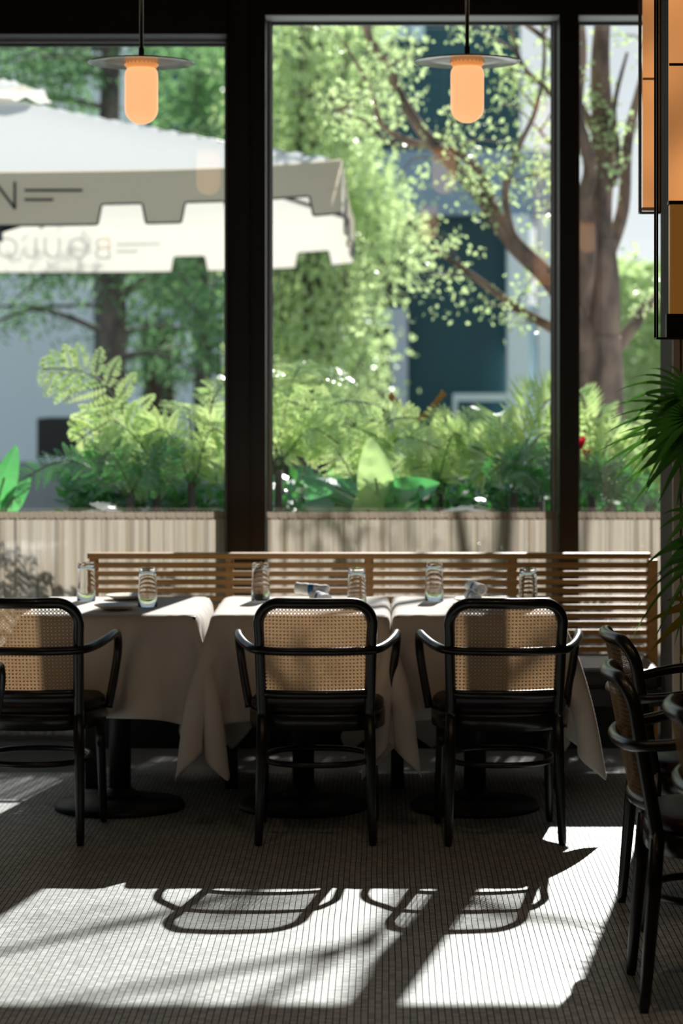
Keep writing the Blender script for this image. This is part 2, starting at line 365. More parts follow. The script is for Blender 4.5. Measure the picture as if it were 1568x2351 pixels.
# ------------------------------------------------------------------ cafe curtains
def painted_pleats(name):
    m = thin(name, (0.50,0.455,0.39), (0.48,0.425,0.35), 0.6, transp=0.16); t = m.node_tree
    tc = t.nodes.new('ShaderNodeTexCoord'); mp = t.nodes.new('ShaderNodeMapping'); mp.inputs['Scale'].default_value = (34, 0.0, 0.9)
    n = t.nodes.new('ShaderNodeTexNoise'); n.inputs['Scale'].default_value = 1.0; n.inputs['Detail'].default_value = 5; n.inputs['Roughness'].default_value = 0.6
    t.links.new(tc.outputs['Object'], mp.inputs[0]); t.links.new(mp.outputs[0], n.inputs['Vector'])
    a = t.nodes.new('ShaderNodeMapRange'); a.inputs[1].default_value = 0.38; a.inputs[2].default_value = 0.66; a.inputs[3].default_value = 0.03; a.inputs[4].default_value = 0.30
    t.links.new(n.outputs[0], a.inputs[0])
    for nd in [x for x in t.nodes if x.type == 'MIX_SHADER']:
        if any(l.from_node.type == 'BSDF_TRANSPARENT' for l in nd.inputs[2].links): t.links.new(a.outputs[0], nd.inputs[0])
    for nd in [x for x in t.nodes if x.type in ('BSDF_DIFFUSE', 'BSDF_TRANSLUCENT')]:
        c = list(nd.inputs[0].default_value)[:3]; r_ = t.nodes.new('ShaderNodeValToRGB'); t.links.new(n.outputs[0], r_.inputs[0])
        r_.color_ramp.elements[0].position = 0.36; r_.color_ramp.elements[1].position = 0.64
        r_.color_ramp.elements[0].color = (c[0]*.62, c[1]*.58, c[2]*.52, 1); r_.color_ramp.elements[1].color = (c[0]*1.15, c[1]*1.17, c[2]*1.2, 1)  # darker pleat overlaps painted as stripes into the cloth colour
        t.links.new(r_.outputs[0], nd.inputs[0])
    return m
sheer_m = painted_pleats('sheer_linen_painted_pleats')
def curtain(xa, xb, seed, label, ztop=1.014, zbot=0.035, Y=10.63):
    rnd = random.Random(seed)
    t = thing('cafe_curtain', label, 'curtain', ((xa+xb)/2, Y, 0), 0, 'sheer cafe curtains along the window')
    cx = (xa+xb)/2; n = int((xb-xa)/0.006); ph = [rnd.uniform(0, 6.28) for _ in range(6)]
    def off(x, zz):
        k = 0.6+0.4*zz
        return (0.007*math.sin(x*105+ph[0]+1.3*math.sin(x*9+ph[1]))+0.006*math.sin(x*61+ph[2]+1.5*math.sin(x*13+ph[3]))+0.004*math.sin(x*173+ph[4]))*(2-k)
    rows = []
    for iz in range(13):
        zz = iz/12; z = zbot + (ztop-0.028-zbot)*zz
        rows.append([(xa+(xb-xa)*i/n-cx + 0.004*math.sin(i*.7+zz*2), off(xa+(xb-xa)*i/n, zz), z) for i in range(n+1)])
    MB().grid(rows).build('curtain_panel', sheer_m, t)
    rows = []
    for iz in range(4):
        z = ztop-0.03+0.034*iz/3
        rows.append([(xa+(xb-xa)*i/n-cx, -0.024+0.0035*math.sin(i*1.7+ph[1])+0.0025*math.sin(i*0.83+ph[2]), z+0.0015*math.sin(i*1.9)) for i in range(n+1)])
    MB().grid(rows).build('curtain_header', M['sheer2'], t)
    MB().tube([(xa-cx-0.006, 0.0, ztop-0.014), (xb-cx+0.006, 0.0, ztop-0.014)], 0.005, 8).build('curtain_rod', M['brass'], t)
curtain(-2.6, -0.672, 1, 'sheer linen cafe curtain left of the thick black mullion')
curtain(-0.51, 0.765, 2, 'sheer linen cafe curtain across the wide middle window')
curtain(0.856, 1.77, 3, 'short sheer linen cafe curtain right of the thin mullion')

# ------------------------------------------------------------------ slatted bench
BX0, BX1, BY = -1.215, 1.128, 9.95
b = thing('banquette_bench', 'long golden oak bench with horizontally slatted back and dark leather seat under the windows', 'bench', ((BX0+BX1)/2, BY, 0))
cx = (BX0+BX1)/2
for i in range(14):
    z = 0.868 - i*0.0344
    if z < 0.40: break
    xa, xb = BX0-cx, BX1-cx
    if i == 0:
        MB().box((xa+0.0, -0.03, z-0.006), (xb-0.03, 0.03, z+0.018)).build('top_rail', M['oak'], b, bevel=0.004)
    else:
        MB().box((xa+0.02, -0.012, z-0.010), (xb-0.04, 0.006, z+0.0125)).build('slat', M['oak'], b, bevel=0.002)
for px in (215, 525, 847, 1177):
    x = (px-880)*BY/F_PX - cx
    MB().box((x-0.019, 0.006, 0.30), (x+0.019, 0.03, 0.862)).build('back_stile', M['oak'], b, bevel=0.002)
    MB().box((x-0.012, -0.0115, 0.40), (x+0.012, 0.006, 0.862)).build('back_stile', M['oak'], b)
MB().box((BX1-cx-0.042, -0.02, 0.0), (BX1-cx, 0.035, 0.858)).build('end_post', M['oak'], b, bevel=0.003)
MB().box((BX0-cx, 0.0, 0.0), (BX0-cx+0.03, 0.035, 0.85)).build('end_post', M['oak'], b, bevel=0.003)
MB().box((BX0-cx, -0.60, 0.40), (BX1-cx-0.05, -0.02, 0.475)).build('seat_cushion', M['cushion'], b, bevel=0.02)
MB().box((BX0-cx, -0.03, 0.085), (BX1-cx-0.05, 0.0, 0.40)).build('kick_panel', M['pedestal'], b)
MB().box((BX0-cx+0.01, -0.57, 0.33), (BX1-cx-0.05, 0.0, 0.398)).build('seat_base', M['pedestal'], b)
for x in (BX0+0.05, -0.62, 0.03, 0.66, BX1-0.12):
    MB().box((x-cx, -0.50, 0), (x-cx+0.05, -0.44, 0.33)).build('leg', M['pedestal'], b)

# ------------------------------------------------------------------ tables
TF, TB, TZ = 8.67, 9.42, 0.752
def table(xa, xb, label):
    cxx = (xa+xb)/2; cy = (TF+TB)/2
    t = thing('pedestal_table', label, 'table', (cxx, cy, 0), 0, 'two-seat tables in a row along the bench')
    MB().box((xa-cxx+.01, TF-cy+.01, TZ-0.035), (xb-cxx-.01, TB-cy-.01, TZ-0.004)).build('tabletop', M['pedestal'], t, bevel=0.004)
    MB().tube([(0,0,0.03), (0,0,TZ-0.03)], 0.041, 20).build('column', M['pedestal'], t)
    MB().lathe([(0,0.045),(0.10,0.040),(0.235,0.022),(0.242,0.010),(0.242,0.0),(0,0.0)], n=48).build('base', M['pedestal'], t)
    MB().lathe([(0.041,0.075),(0.07,0.055),(0.085,0.043),(0.041,0.043)], n=32).build('collar', M['pedestal'], t)
TABLES = [(-1.306, -0.664), (-0.622, 0.023), (0.033, 0.652)]
table(*TABLES[0], 'black pedestal table under the left of the three white cloths')
table(*TABLES[1], 'black pedestal table under the middle of the three white cloths')
table(*TABLES[2], 'black pedestal table under the right of the three white cloths')

def drape(xa, xb, oh=0.352, ohl=None, seed=0, lim_l=None, lim_r=None, skew=0.0):
    """position-based relaxation of a square cloth over a table"""
    rnd = np.random.RandomState(seed)
    hx = (xb-xa)/2; hy = (TB-TF)/2; cxx = (xa+xb)/2; cy = (TF+TB)/2
    ohl = ohl or oh; sx = hx+(oh+ohl)/2; sy = hy+oh; h = 0.0205
    nx = int(round(2*sx/h))+1; ny = int(round(2*sy/h))+1
    U = np.linspace(-hx-ohl, hx+oh, nx)[:, None]*np.ones((1, ny)); V = np.ones((nx, 1))*np.linspace(-sy, sy, ny)[None, :]
    V = V + skew*U
    dx_, dy_ = 2*sx/(nx-1), 2*sy/(ny-1)
    ex = np.clip(np.abs(U)-hx, 0, None); ey = np.clip(np.abs(V)-hy, 0, None)
    rr = np.sqrt(ex**2+ey**2)
    X = np.sign(U)*(np.minimum(np.abs(U), hx)+0.30*ex); Y = np.sign(V)*(np.minimum(np.abs(V), hy)+0.30*ey); Z = -rr*0.9
    p = np.stack([X, Y, Z], -1); p += rnd.normal(0, 0.0012, p.shape); q = p.copy()
    dd = math.hypot(dx_, dy_)
    cons = []; pin = ((np.abs(U) < hx-0.012) & (np.abs(V) < hy-0.012)).reshape(-1); hold = np.stack([U, V, 0*U+0.0], -1).reshape(-1, 3)
    for (ox, oy, L, k) in ((1,0,dx_,1.0),(0,1,dy_,1.0),(1,1,dd,0.5),(1,-1,dd,0.5),(3,0,3*dx_,0.20),(0,3,3*dy_,0.20),(6,0,6*dx_,0.045),(0,6,6*dy_,0.045)):
        for par in (0, 1):
            ii, jj = np.meshgrid(np.arange(nx), np.arange(ny), indexing='ij')
            ok = (ii+ox < nx) & (jj+oy < ny) & (jj+oy >= 0) & (ii+ox >= 0)
            pk = ((ii//max(ox,1)) if ox else (jj//max(oy,1))) % 2 == par
            ok &= pk
            a = (ii*ny+jj)[ok]; b2 = ((ii+ox)*ny+jj+oy)[ok]
            cons.append((a, b2, L, k, ox > 1 or oy > 1))
    p = p.reshape(-1, 3); q = q.reshape(-1, 3); rad = 0.012
    for it in range(260):
        v = (p-q)*0.97; q = p.copy(); p = p+v; p[:, 2] -= 5.5*(1/60)**2
        for _ in range(9):
            p[pin] = hold[pin]
            for a, b2, L, k, bend in cons:
                d = p[b2]-p[a]; l = np.sqrt((d*d).sum(1))+1e-9
                s = (l-L)/l*0.5*k
                if bend: s = np.where(l < L, s, s)
                c = d*s[:, None]; p[a] += c; p[b2] -= c
            x, y, z = p[:, 0], p[:, 1], p[:, 2]
            inn = (np.abs(x) < hx) & (np.abs(y) < hy)
            top = inn & (z < 0) & (z > -0.03)
            p[top, 2] = 0
            low = inn & (z <= -0.03)
            px_ = hx-np.abs(x); py_ = hy-np.abs(y)
            sx_ = low & (px_ < py_); sy_ = low & (px_ >= py_)
            p[sx_, 0] = np.sign(x[sx_])*hx; p[sy_, 1] = np.sign(y[sy_])*hy
            if lim_l is not None:
                k_ = (p[:, 1] > -hy-0.02) & (p[:, 0] < lim_l-cxx); p[k_, 0] = lim_l-cxx
            if lim_r is not None:
                k_ = (p[:, 1] > -hy-0.02) & (p[:, 0] > lim_r-cxx); p[k_, 0] = lim_r-cxx
            k_ = p[:, 1] > hy+0.03
            p[k_, 1] = hy+0.03
            p[pin] = hold[pin]
        if it < 60:
            q[:, :] = p - (p-q)*0.6
    g = p.reshape(nx, ny, 3)
    return g, cxx, cy
def cloth(i, label, **kw):
    g, cxx, cy = drape(*TABLES[i], **kw)
    rows = [[tuple(v) for v in r] for r in g]
    o = MB().grid(rows).build('tablecloth', M['linen'])
    o.location = (cxx, cy, TZ+0.002)
    s = o.modifiers.new('sub', 'SUBSURF'); s.levels = 1; s.render_levels = 1
    sd = o.modifiers.new('thick', 'SOLIDIFY'); sd.thickness = 0.0012
    tag(o, label, 'tablecloth', 'white tablecloths on the row of tables')
cloth(0, 'white tablecloth on the left table, holding two bare cream plates', seed=1, lim_r=-0.646, ohl=0.20)
cloth(1, 'white tablecloth on the middle table, hanging behind the middle cane chair', seed=2, lim_l=-0.638, lim_r=0.027, skew=0.02)
cloth(2, 'white tablecloth on the right table, its corner hanging free at the right', seed=5, lim_l=0.029)

# ------------------------------------------------------------------ chairs
def yback(z):       # lean of the back, z above the floor
    return -0.205-(z-0.45)*0.19 if z > 0.45 else -0.205-(0.45-z)*0.085
BULGE = 0.042; HW = 0.196
def backpt(x, z):
    return (x, yback(z)-BULGE*(1-(x/HW)**2), z)
def make_chair():
    t = thing('cane_armchair', 'x', 'chair')
    top = 0.838; rc = 0.075
    pts = []
    def fx(z): return HW-0.012+0.012*(z-0.45)/0.38
    left = []
    for z in (0.44, 0.50, 0.56, 0.62, 0.68, 0.73): left.append((-fx(z), z))
    arc = [(-fx(0.80)+rc-rc*math.cos(a), top-rc+rc*math.sin(a)) for a in [R(k) for k in range(0, 91, 15)]]
    tops = [(x, top) for x in (-0.07, 0, 0.07)]
    prof = left+arc+tops+[(-x, z) for x, z in reversed(arc)]+[(-x, z) for x, z in reversed(left)]
    MB().tube([backpt(x, z) for x, z in smooth2(prof)], 0.0185, 12).build('back_frame', M['bent'], t)
    # lower rail of the back
    MB().tube([backpt(x, 0.520) for x in np.linspace(-0.185, 0.185, 15)], 0.0165, 10, flat=0.75).build('back_rail', M['bent'], t)
    # cane panels
    def cane(z0, z1):
        mb = MB(); p = 0.0125; hw = 0.176; off = -0.001
        def inside(x, z):
            if abs(x) > hw or z < z0 or z > z1: return False
            rr = 0.052
            if z > 0.825-rr-0.0 and abs(x) > hw-rr:
                return (abs(x)-(hw-rr))**2+(z-(0.825-rr))**2 < rr*rr
            return True
        def strand(x0_, za, x1_, zb, wd, lift):
            L = math.hypot(x1_-x0_, zb-za); n = max(2, int(L/0.018)); dx, dz = (x1_-x0_)/L, (zb-za)/L
            ra = []; rb = []; runs = []
            for k in range(n*3+1):
                f = k/(n*3); x = x0_+(x1_-x0_)*f; z = za+(zb-za)*f
                if inside(x, z):
                    c = Vector(backpt(x, z))+Vector((0, off-lift, 0)); s = Vector((-dz, 0, dx))*wd*0.5
                    ra.append(c+s); rb.append(c-s)
                elif ra:
                    runs.append((ra, rb)); ra = []; rb = []
            if ra: runs.append((ra, rb))
            for a, b_ in runs:
                if len(a) > 1: mb.grid([a, b_])
        nx = int(hw/p)
        for i in range(-nx-1, nx+2):
            for s in (-1, 1):
                strand(i*p+s*0.0021, z0, i*p+s*0.0021, z1, 0.0016, 0.0)
        nz = int((z1-z0)/p)
        for j in range(nz+2):
            for s in (-1, 1):
                strand(-hw, z0+j*p+s*0.0021, hw, z0+j*p+s*0.0021, 0.0016, 0.0006)
        H = z1-z0
        k = -int((hw+H)/p)-2.5
        while k*p < hw+H:
            strand(k*p, z0, k*p+H, z1, 0.0020, 0.0012)
            strand(k*p, z0, k*p-H, z1, 0.0020, 0.0016)
            k += 1
        return mb
    cane(0.535, 0.664).build('cane_panel', M['cane'], t)
    cane(0.684, 0.825).build('cane_panel', M['cane'], t)
    # arm hoop: one bent rod round the back and forward on both sides
    half = [(0.243,0.055,0.435),(0.262,0.062,0.54),(0.276,0.062,0.635),(0.280,0.030,0.693),(0.278,-0.03,0.705),(0.268,-0.10,0.698),(0.240,-0.185,0.682),(0.198,-0.262,0.674),(0.10,-0.295,0.672),(0,-0.302,0.672)]
    path = smooth([(-x, y, z) for x, y, z in half]+[(x, y, z) for x, y, z in reversed(half[:-1])], 6)
    MB().tube(path, 0.0152, 12).build('arm_hoop', M['bent'], t)
    # seat
    def sq(a, bb, n=40, e=2.7):
        out = []
        for k in range(n):
            th = 2*PI*k/n; c, s = math.cos(th), math.sin(th)
            out.append((a*math.copysign(abs(c)**(2/e), c), bb*math.copysign(abs(s)**(2/e), s)))
        return out
    mb = MB(); rows = []
    for sc, z in ((0.90,0.385),(1.0,0.39),(1.0,0.44),(0.97,0.448),(0.90,0.449)):
        rows.append([(x*sc, y*sc, z) for x, y in sq(0.238, 0.225)])
    mb.grid(rows, close_u=True).build('seat_frame', M['bent'], t)
    rows = []
    for sc, z in ((0.94,0.445),(0.99,0.458),(0.985,0.474),(0.93,0.485),(0.7,0.491),(0.3,0.493),(0.01,0.493)):
        rows.append([(x*sc, y*sc, z) for x, y in sq(0.236, 0.223)])
    MB().grid(rows, close_u=True).build('seat_cushion', M['cushion'], t)
    for s in (-1, 1):
        MB().tube([(s*0.184, yback(0.46), 0.46), (s*0.188, yback(0.3), 0.3), (s*0.196, yback(0.02), 0.02), (s*0.196, yback(0), 0)], [0.0195,0.0190,0.0145,0.012], 12).build('leg', M['bent'], t)
        MB().tube([(s*0.190, 0.170, 0.40), (s*0.194, 0.180, 0.3), (s*0.202, 0.205, 0.02), (s*0.202, 0.206, 0)], [0.0185,0.0175,0.0135,0.011], 12).build('leg', M['bent'], t)
    ring = [(x, y-0.01, 0.27) for x, y in sq(0.185, 0.198, 36, 2.4)]
    MB().tube(ring, 0.0105, 8, closed=True).build('stretcher_ring', M['bent'], t)
    MB().tube([(0.205, yback(0.41)+0.0, 0.405), (0.216, yback(0.41), 0.405)], 0.007, 10).build('bolt', M['bent'], t)
    return t
def smooth2(prof):
    v = smooth([(x, 0, z) for x, z in prof], 3)
    return [(p.x, p.z) for p in v]

chair = make_chair()
CH = [
 ((-0.232, 8.535), 0.0, 'black bentwood armchair with cane back, middle of the three facing the tables', 'chairs pulled up to the tables'),
 ((0.408, 8.535), 2.5, 'black bentwood armchair with cane back in front of the right tablecloth', 'chairs pulled up to the tables'),
 ((-1.222, 8.545), -3.0, 'black bentwood armchair with cane back at the left table, cut by the photo edge', 'chairs pulled up to the tables'),
 ((-1.482, 7.56), 0.0, 'black bentwood armchair of which only an arm tip shows at the left edge', 'chairs pulled up to the tables'),
 ((0.985, 7.22), -86, 'black bentwood armchair seen side on, farther of the pair at the right edge', 'chairs side on along the right edge'),
 ((0.905, 6.30), -91, 'black bentwood armchair seen side on, nearer of the pair at the right edge', 'chairs side on along the right edge'),
 ((0.985, 5.58), -93, 'black bentwood armchair closest to us at the right, only its back corner and arm showing', 'chairs side on along the right edge'),
]
for i, ((x, y), a, lab, grp) in enumerate(CH):
    c = chair if i == 0 else copy_tree(chair)
    c.location = (x, y, 0); c.rotation_euler = (0, 0, R(a)); c['label'] = lab; c['group'] = grp

# ------------------------------------------------------------------ things on the tables
def make_tumbler():
    H, r0, r1, w_ = 0.146, 0.036, 0.0315, 0.0028     # stands upside down: mouth on the cloth
    mb = MB()
    mb.lathe([(r0-w_,0.0),(r0,0.001),(r0-0.0005,0.05),(r1+0.001,0.11),(r1,H-0.006),(r1-0.004,H),(0.0005,H-0.002)], n=32)
    mb.lathe([(0.0005,H-0.018),(r1-0.006,H-0.018),(r1-w_-0.001,H-0.024),(r1+0.001-w_,0.11),(r0-w_-0.0005,0.05),(r0-w_,0.0)], n=32)
    return mb.build('drinking_glass', gm)
TZc = TZ+0.0045
gl = make_tumbler()
GL = [(198, 9.22, 'clear upturned tumbler farthest left, at the back of the left table'),
      (339, 8.97, 'clear upturned tumbler beside the cream plates on the left table'),
      (598, 9.22, 'clear upturned tumbler at the left side of the middle table'),
      (819, 8.95, 'clear upturned tumbler right of the napkins on the middle table'),
      (997, 9.22, 'clear upturned tumbler at the left side of the right table'),
      (1212, 8.95, 'clear upturned tumbler farthest right, on the right table')]
for i, (px, Y, lab) in enumerate(GL):
    g = gl if i == 0 else gl.copy()
    if i: COL.objects.link(g)
    g.location = ((px-880)*Y/F_PX, Y, TZc); tag(g, lab, 'glass', 'upturned tumblers on the tables')
pl = MB().lathe([(0.0005,0.004),(0.045,0.004),(0.052,0.006),(0.078,0.017),(0.080,0.019),(0.0785,0.0205),(0.052,0.0085),(0.0005,0.0075)], n=48).build('side_plate', M['plate'])
PLT = [(266, 8.86, 'small cream side plate at the front of the left table', 0), (290, 9.27, 'small cream side plate at the back of the left table', 0),
       (692, 9.10, 'small plate under the rolled napkins on the middle table', 0), (1090, 9.12, 'small plate under the rolled napkins on the right table', 0)]
for i, (px, Y, lab, _) in enumerate(PLT):
    g = pl if i == 0 else pl.copy()
    if i: COL.objects.link(g)
    g.location = ((px-880)*Y/F_PX, Y, TZc-0.002); tag(g, lab, 'plate', 'side plates on the tables')
def make_roll():
    L, r = 0.125, 0.0215
    t = thing('rolled_napkin', 'x', 'napkin')
    rows = []
    for k in range(13):
        y = -L/2+L*k/12; f = 1+0.06*math.sin(k*1.7)-0.12*math.exp(-((k-6)/1.2)**2)
        rows.append([(math.cos(a)*r*f*(1+0.06*math.sin(3*a+k*.4)), y, math.sin(a)*r*f) for a in [2*PI*j/20 for j in range(20)]])
    mb = MB(); mb.grid(rows, close_u=True)
    for e in (0, 12):
        y = -L/2+L*e/12; sp_ = [(math.cos(a)*r*(1-a/14), y, math.sin(a)*r*(1-a/14)) for a in [k*0.5 for k in range(26)]]
        mb.tube(sp_, 0.0022, 5)
        n0 = len(mb.V); mb.V += [(0, y*0.98, 0)]; mb.V += rows[0 if e == 0 else -1]
        for j in range(20): mb.face((n0, n0+1+j, n0+1+(j+1) % 20))
    mb.build('cloth_roll', M['napkin'], t)
    MB().tube([(0, -0.012, 0), (0, 0.010, 0)], r*0.995, 20, cap=False).build('paper_band', M['blue'], t)
    return t
roll = make_roll()
RL = [(716, 1355, 9.10, 72, 'white napkin roll with blue band lying crosswise on the middle table plate'),
      (736, 1371, 9.03, 22, 'white napkin roll seen end on, in front on the middle table plate'),
      (1093, 1348, 9.16, 18, 'white napkin roll with blue band at the back of the right table plate'),
      (1086, 1366, 9.06, 8, 'white napkin roll seen end on, in front on the right table plate')]
for i, (px, py, Y, a, lab) in enumerate(RL):
    g = roll if i == 0 else copy_tree(roll)
    z = TZc+0.022+(0.009 if i % 2 == 0 else 0.006)
    g.location = ((px-880)*Y/F_PX, Y, z+(0.022 if i % 2 == 0 else 0)); g.rotation_euler = (R(3), 0, R(a))
    tag(g, lab, 'napkin', 'rolled napkins on the plates')

# ------------------------------------------------------------------ pendants
def make_pendant():
    t = thing('pendant_lamp', 'x', 'lamp')
    # origin at the underside of the disc
    MB().tube([(0,0,0.005), (0,0,1.11)], 0.0075, 12).build('rod', M['brass'], t)
    MB().tube([(0,0,0.0), (0,0,0.055)], [0.012,0.010], 14).build('rod_socket', M['brass'], t)
    MB().lathe([(0.0005,0.010),(0.09,0.012),(0.15,0.008),(0.199,0.000),(0.2005,-0.003),(0.197,-0.0045),(0.12,0.002),(0.06,0.0),(0.0005,0.0)], n=64).build('disc_shade', M['disc'], t)
    MB().lathe([(0.0005,-0.002),(0.062,-0.002),(0.064,-0.010),(0.055,-0.020),(0.02,-0.026),(0.0005,-0.026)], n=40).build('vented_collar', M['collar_glow'], t)
    mb = MB()
    for k in range(24):
        a = 2*PI*k/24; c, s = math.cos(a), math.sin(a)
        mb.tube([(c*0.035, s*0.035, -0.004), (c*0.064, s*0.064, -0.004)], 0.0022, 5)
    mb.build('collar_fins', M['brass'], t)
    r = 0.0625; pr = [(0.0005,-0.018),(0.04,-0.019),(0.054,-0.024),(0.061,-0.036),(r,-0.05),(r,-0.175)]
    for a in range(15, 91, 15): pr.append((max(0.0005, r*math.cos(R(a))), -0.175-r*0.92*math.sin(R(a))))
    MB().lathe(pr, n=48).build('glass_capsule', M['opal'], t)
    MB().lathe([(0.0005,1.10),(0.05,1.10),(0.05,1.125),(0.0005,1.125)], n=24).build('ceiling_rose', M['brass'], t)
    return t
pen = make_pendant()
PD = [((-0.905, 9.05, 2.785), 'pendant lamp with pale disc and glowing orange glass over the left table'),
      ((0.314, 9.05, 2.79), 'pendant lamp with pale disc and glowing orange glass over the right table'),
      ((-0.905, 4.9, 2.785), 'pendant lamp hanging in the room out of view, mirrored faintly in the window'),
      ((0.314, 4.9, 2.79), 'second pendant lamp hanging out of view, mirrored faintly in the window'),
      ((1.55, 3.2, 2.79), 'third pendant lamp hanging out of view deep in the room'),
      ((-2.1, 3.2, 2.79), 'fourth pendant lamp hanging out of view deep in the room')]
for i, (loc, lab) in enumerate(PD):
    g = pen if i == 0 else copy_tree(pen)
    g.location = loc; tag(g, lab, 'lamp', 'disc pendant lamps')

# added unseen downlights, a warm fill for the room and cloth fronts
for i, (x, y, lab) in enumerate(((-1.3, 5.7, 'added warm fill downlight above the left foreground, out of view'), (0.3, 5.7, 'added warm fill downlight above the middle foreground, out of view'),
                            (1.8, 5.4, 'added warm fill downlight above the right foreground, out of view'), (-2.6, 3.4, 'added warm fill downlight far left behind, out of view'), (0.4, 3.0, 'added warm fill downlight behind the viewpoint, out of view'))):
    t = thing('fill_light', lab, 'fill light', (x, y, Z1), 0, 'added fill downlights')
    MB().lathe([(0.045,-0.001),(0.06,-0.001),(0.062,-0.006),(0.045,-0.008),(0.042,-0.001)], n=24).build('trim_ring', M['bronze'], t)
    ld = D.lights.new('downlight', 'SPOT'); ld.energy = 24; ld.color = (1.0, 0.70, 0.44); ld.spot_size = R(128); ld.spot_blend = 1.0; ld.shadow_soft_size = 0.04
    lo = D.objects.new('fill_spot', ld); COL.objects.link(lo); lo.parent = t; lo.location = (0, 0, -0.01)

# ------------------------------------------------------------------ tall lanterns at the right
def lantern(loc, W, Dp, zb, zt, inner_bottom, inner_w, bars, label, amber=False):
    t = thing('tall_lantern', label, 'lamp', loc, 0, 'tall linen lanterns')
    H = zt-zb; r = 0.003; f = MB()
    for sx in (0, 1):
        for sy in (0, 1):
            x, y = sx*W, sy*Dp
            f.box((x-r, y-r, 0), (x+r, y+r, H))
    for z in (0, H):
        f.box((0, -r, z-r), (W, r, z+r)); f.box((0, Dp-r, z-r), (W, Dp+r, z+r))
        f.box((-r, 0, z-r), (r, Dp, z+r)); f.box((W-r, 0, z-r), (W+r, Dp, z+r))
    f.build('metal_frame', M['bronze'], t)
    g = MB()
    g.quad((r,0,r),(W-r,0,r),(W-r,0,H-r),(r,0,H-r)); g.quad((0,r,r),(0,Dp-r,r),(0,Dp-r,H-r),(0,r,H-r))
    g.build('glass_sides', M['pane2'], t)
    a = (W-inner_w)/2 if not amber else W-inner_w-0.01
    ib = inner_bottom
    s = MB(); s.box((a, 0.008, ib), (a+inner_w, Dp-0.008, H-0.02)); s.build('linen_shade', M['linenlamp'], t)
    br = MB()
    for z in bars: br.box((a-0.003, 0.004, z-0.004), (a+inner_w+0.003, 0.008, z+0.004))
    br.box((a-0.004, 0.004, ib-0.010), (a+inner_w+0.004, Dp-0.004, ib))
    br.build('cross_bar', M['bronze'], t)
    if amber:
        MB().box((a, 0.008, 0.075), (a+inner_w, Dp-0.008, ib-0.012)).build('timber_core', M['amber'], t)
        MB().box((a-0.01, 0.01, 0.0), (a+inner_w, Dp-0.01, 0.075)).build('base_block', M['bronze'], t)
    MB().tube([(W/2, Dp/2, H), (W/2, Dp/2, Z1-zb)], 0.008, 10).build('hanging_rod', M['bronze'], t)
Yl = 8.4; kk = Yl/F_PX
lantern(((1471-880)*kk, Yl, 1.6+(870-487)*kk), 0.068, 0.05, 1.6+(870-487)*kk, 3.30, 0.018, 0.047, (1.6+(870-180)*kk-(1.6+(870-487)*kk),),
        'tall glowing linen lantern in a thin dark frame, the farther one top right')
Yl = 7.4; kk = Yl/F_PX; zb = 1.6+(870-776)*kk
lantern(((1509-880)*kk, Yl, zb), 0.24, 0.06, zb, 3.25, (776-460)*kk, 0.19, ((776-147)*kk,),
        'tall glowing linen lantern with clear glass case, the nearer one at the top right edge', amber=True)

# ------------------------------------------------------------------ indoor fan palm at the right
def fan_leaf(mb, c, axis, nrm, n, L, spread, W, rnd, droop):
    axis = axis.normalized(); side = axis.cross(nrm).normalized()
    for i in range(n):
        f = (i+0.5)/n*2-1; a = f*spread
        d = (axis*math.cos(a)+side*math.sin(a)).normalized(); l = L*(1-0.25*abs(f))*rnd.uniform(0.88, 1.05); wv = d.cross(nrm).normalized()
        ra, rb, rc = [], [], []
        for k in range(9):
            s = k/8; w_ = W*(0.35+0.9*s if s < 0.35 else 0.665*max(0.02, (1-s)/0.65)**0.75)
            p = c+d*l*s+Vector((0,0,-1))*droop*l*s*s
            ra.append(p-wv*w_*0.5); rb.append(p-nrm*W*0.10*(1-s)); rc.append(p+wv*w_*0.5)
        mb.grid([ra, rb, rc])
pt = thing('potted_palm', 'dark potted fan palm with drooping pointed leaves reaching in from the right edge', 'plant', (1.40, 8.82, 0))
base = Vector((1.40, 8.82, 0)); rnd = random.Random(4)
MB().lathe([(0.0005,0.0),(0.15,0.0),(0.19,0.38),(0.20,0.40),(0.18,0.40),(0.175,0.36),(0.0005,0.36)], n=36).build('pot', M['pot'], pt)
FR = [ # (px,py of the fan centre, Y, axis xyz, L, n, droop, W)
 (1585, 905, 8.80, (-1,-0.1,0.62), 0.36, 7, 0.50, .034), (1590, 960, 8.72, (-1,-0.15,0.30), 0.38, 9, 0.45, .040), (1580, 985, 8.85, (-1,0.1,0.0), 0.34, 8, 0.35, .038),
 (1590, 1010, 8.8, (-0.8,0.1,-0.45), 0.28, 6, 0.25, .045), (1600, 940, 8.9, (-0.6,0.2,0.75), 0.28, 6, 0.9, .034),
 (1600, 1180, 8.7, (-0.9,0,0.3), 0.17, 4, 0.5, .045), (1610, 1250, 8.75, (-1,0,0.25), 0.20, 5, 0.6, .075),
 (1620, 1290, 8.6, (-0.9,-0.1,0.0), 0.28, 6, 0.8, .036), (1625, 1390, 8.6, (-1,-0.1,-0.1), 0.24, 4, 0.4, .065)]
for i, (px, py, Y, ax, L, n, dr, W) in enumerate(FR):
    c = P(px, py, Y)-base
    mb = MB(); ax = Vector(ax).normalized(); nrm = (Vector((0.15, -0.75, 0.65))); nrm = (nrm-ax*nrm.dot(ax)).normalized()
    fan_leaf(mb, c, ax, nrm, n, L, R(58), W, rnd, dr)
    lf = mb.build('palm_leaf', M['palmtip'] if i == 8 else M['palm'], pt)
    s0 = Vector((rnd.uniform(-.03,.03), rnd.uniform(-.03,.03), 0.36)); mid = (s0+c)*0.5+Vector((0.06, 0, 0.12))
    MB().tube(smooth([s0, mid, c], 6), 0.004, 6).build('leaf_stalk', M['stem'], pt)

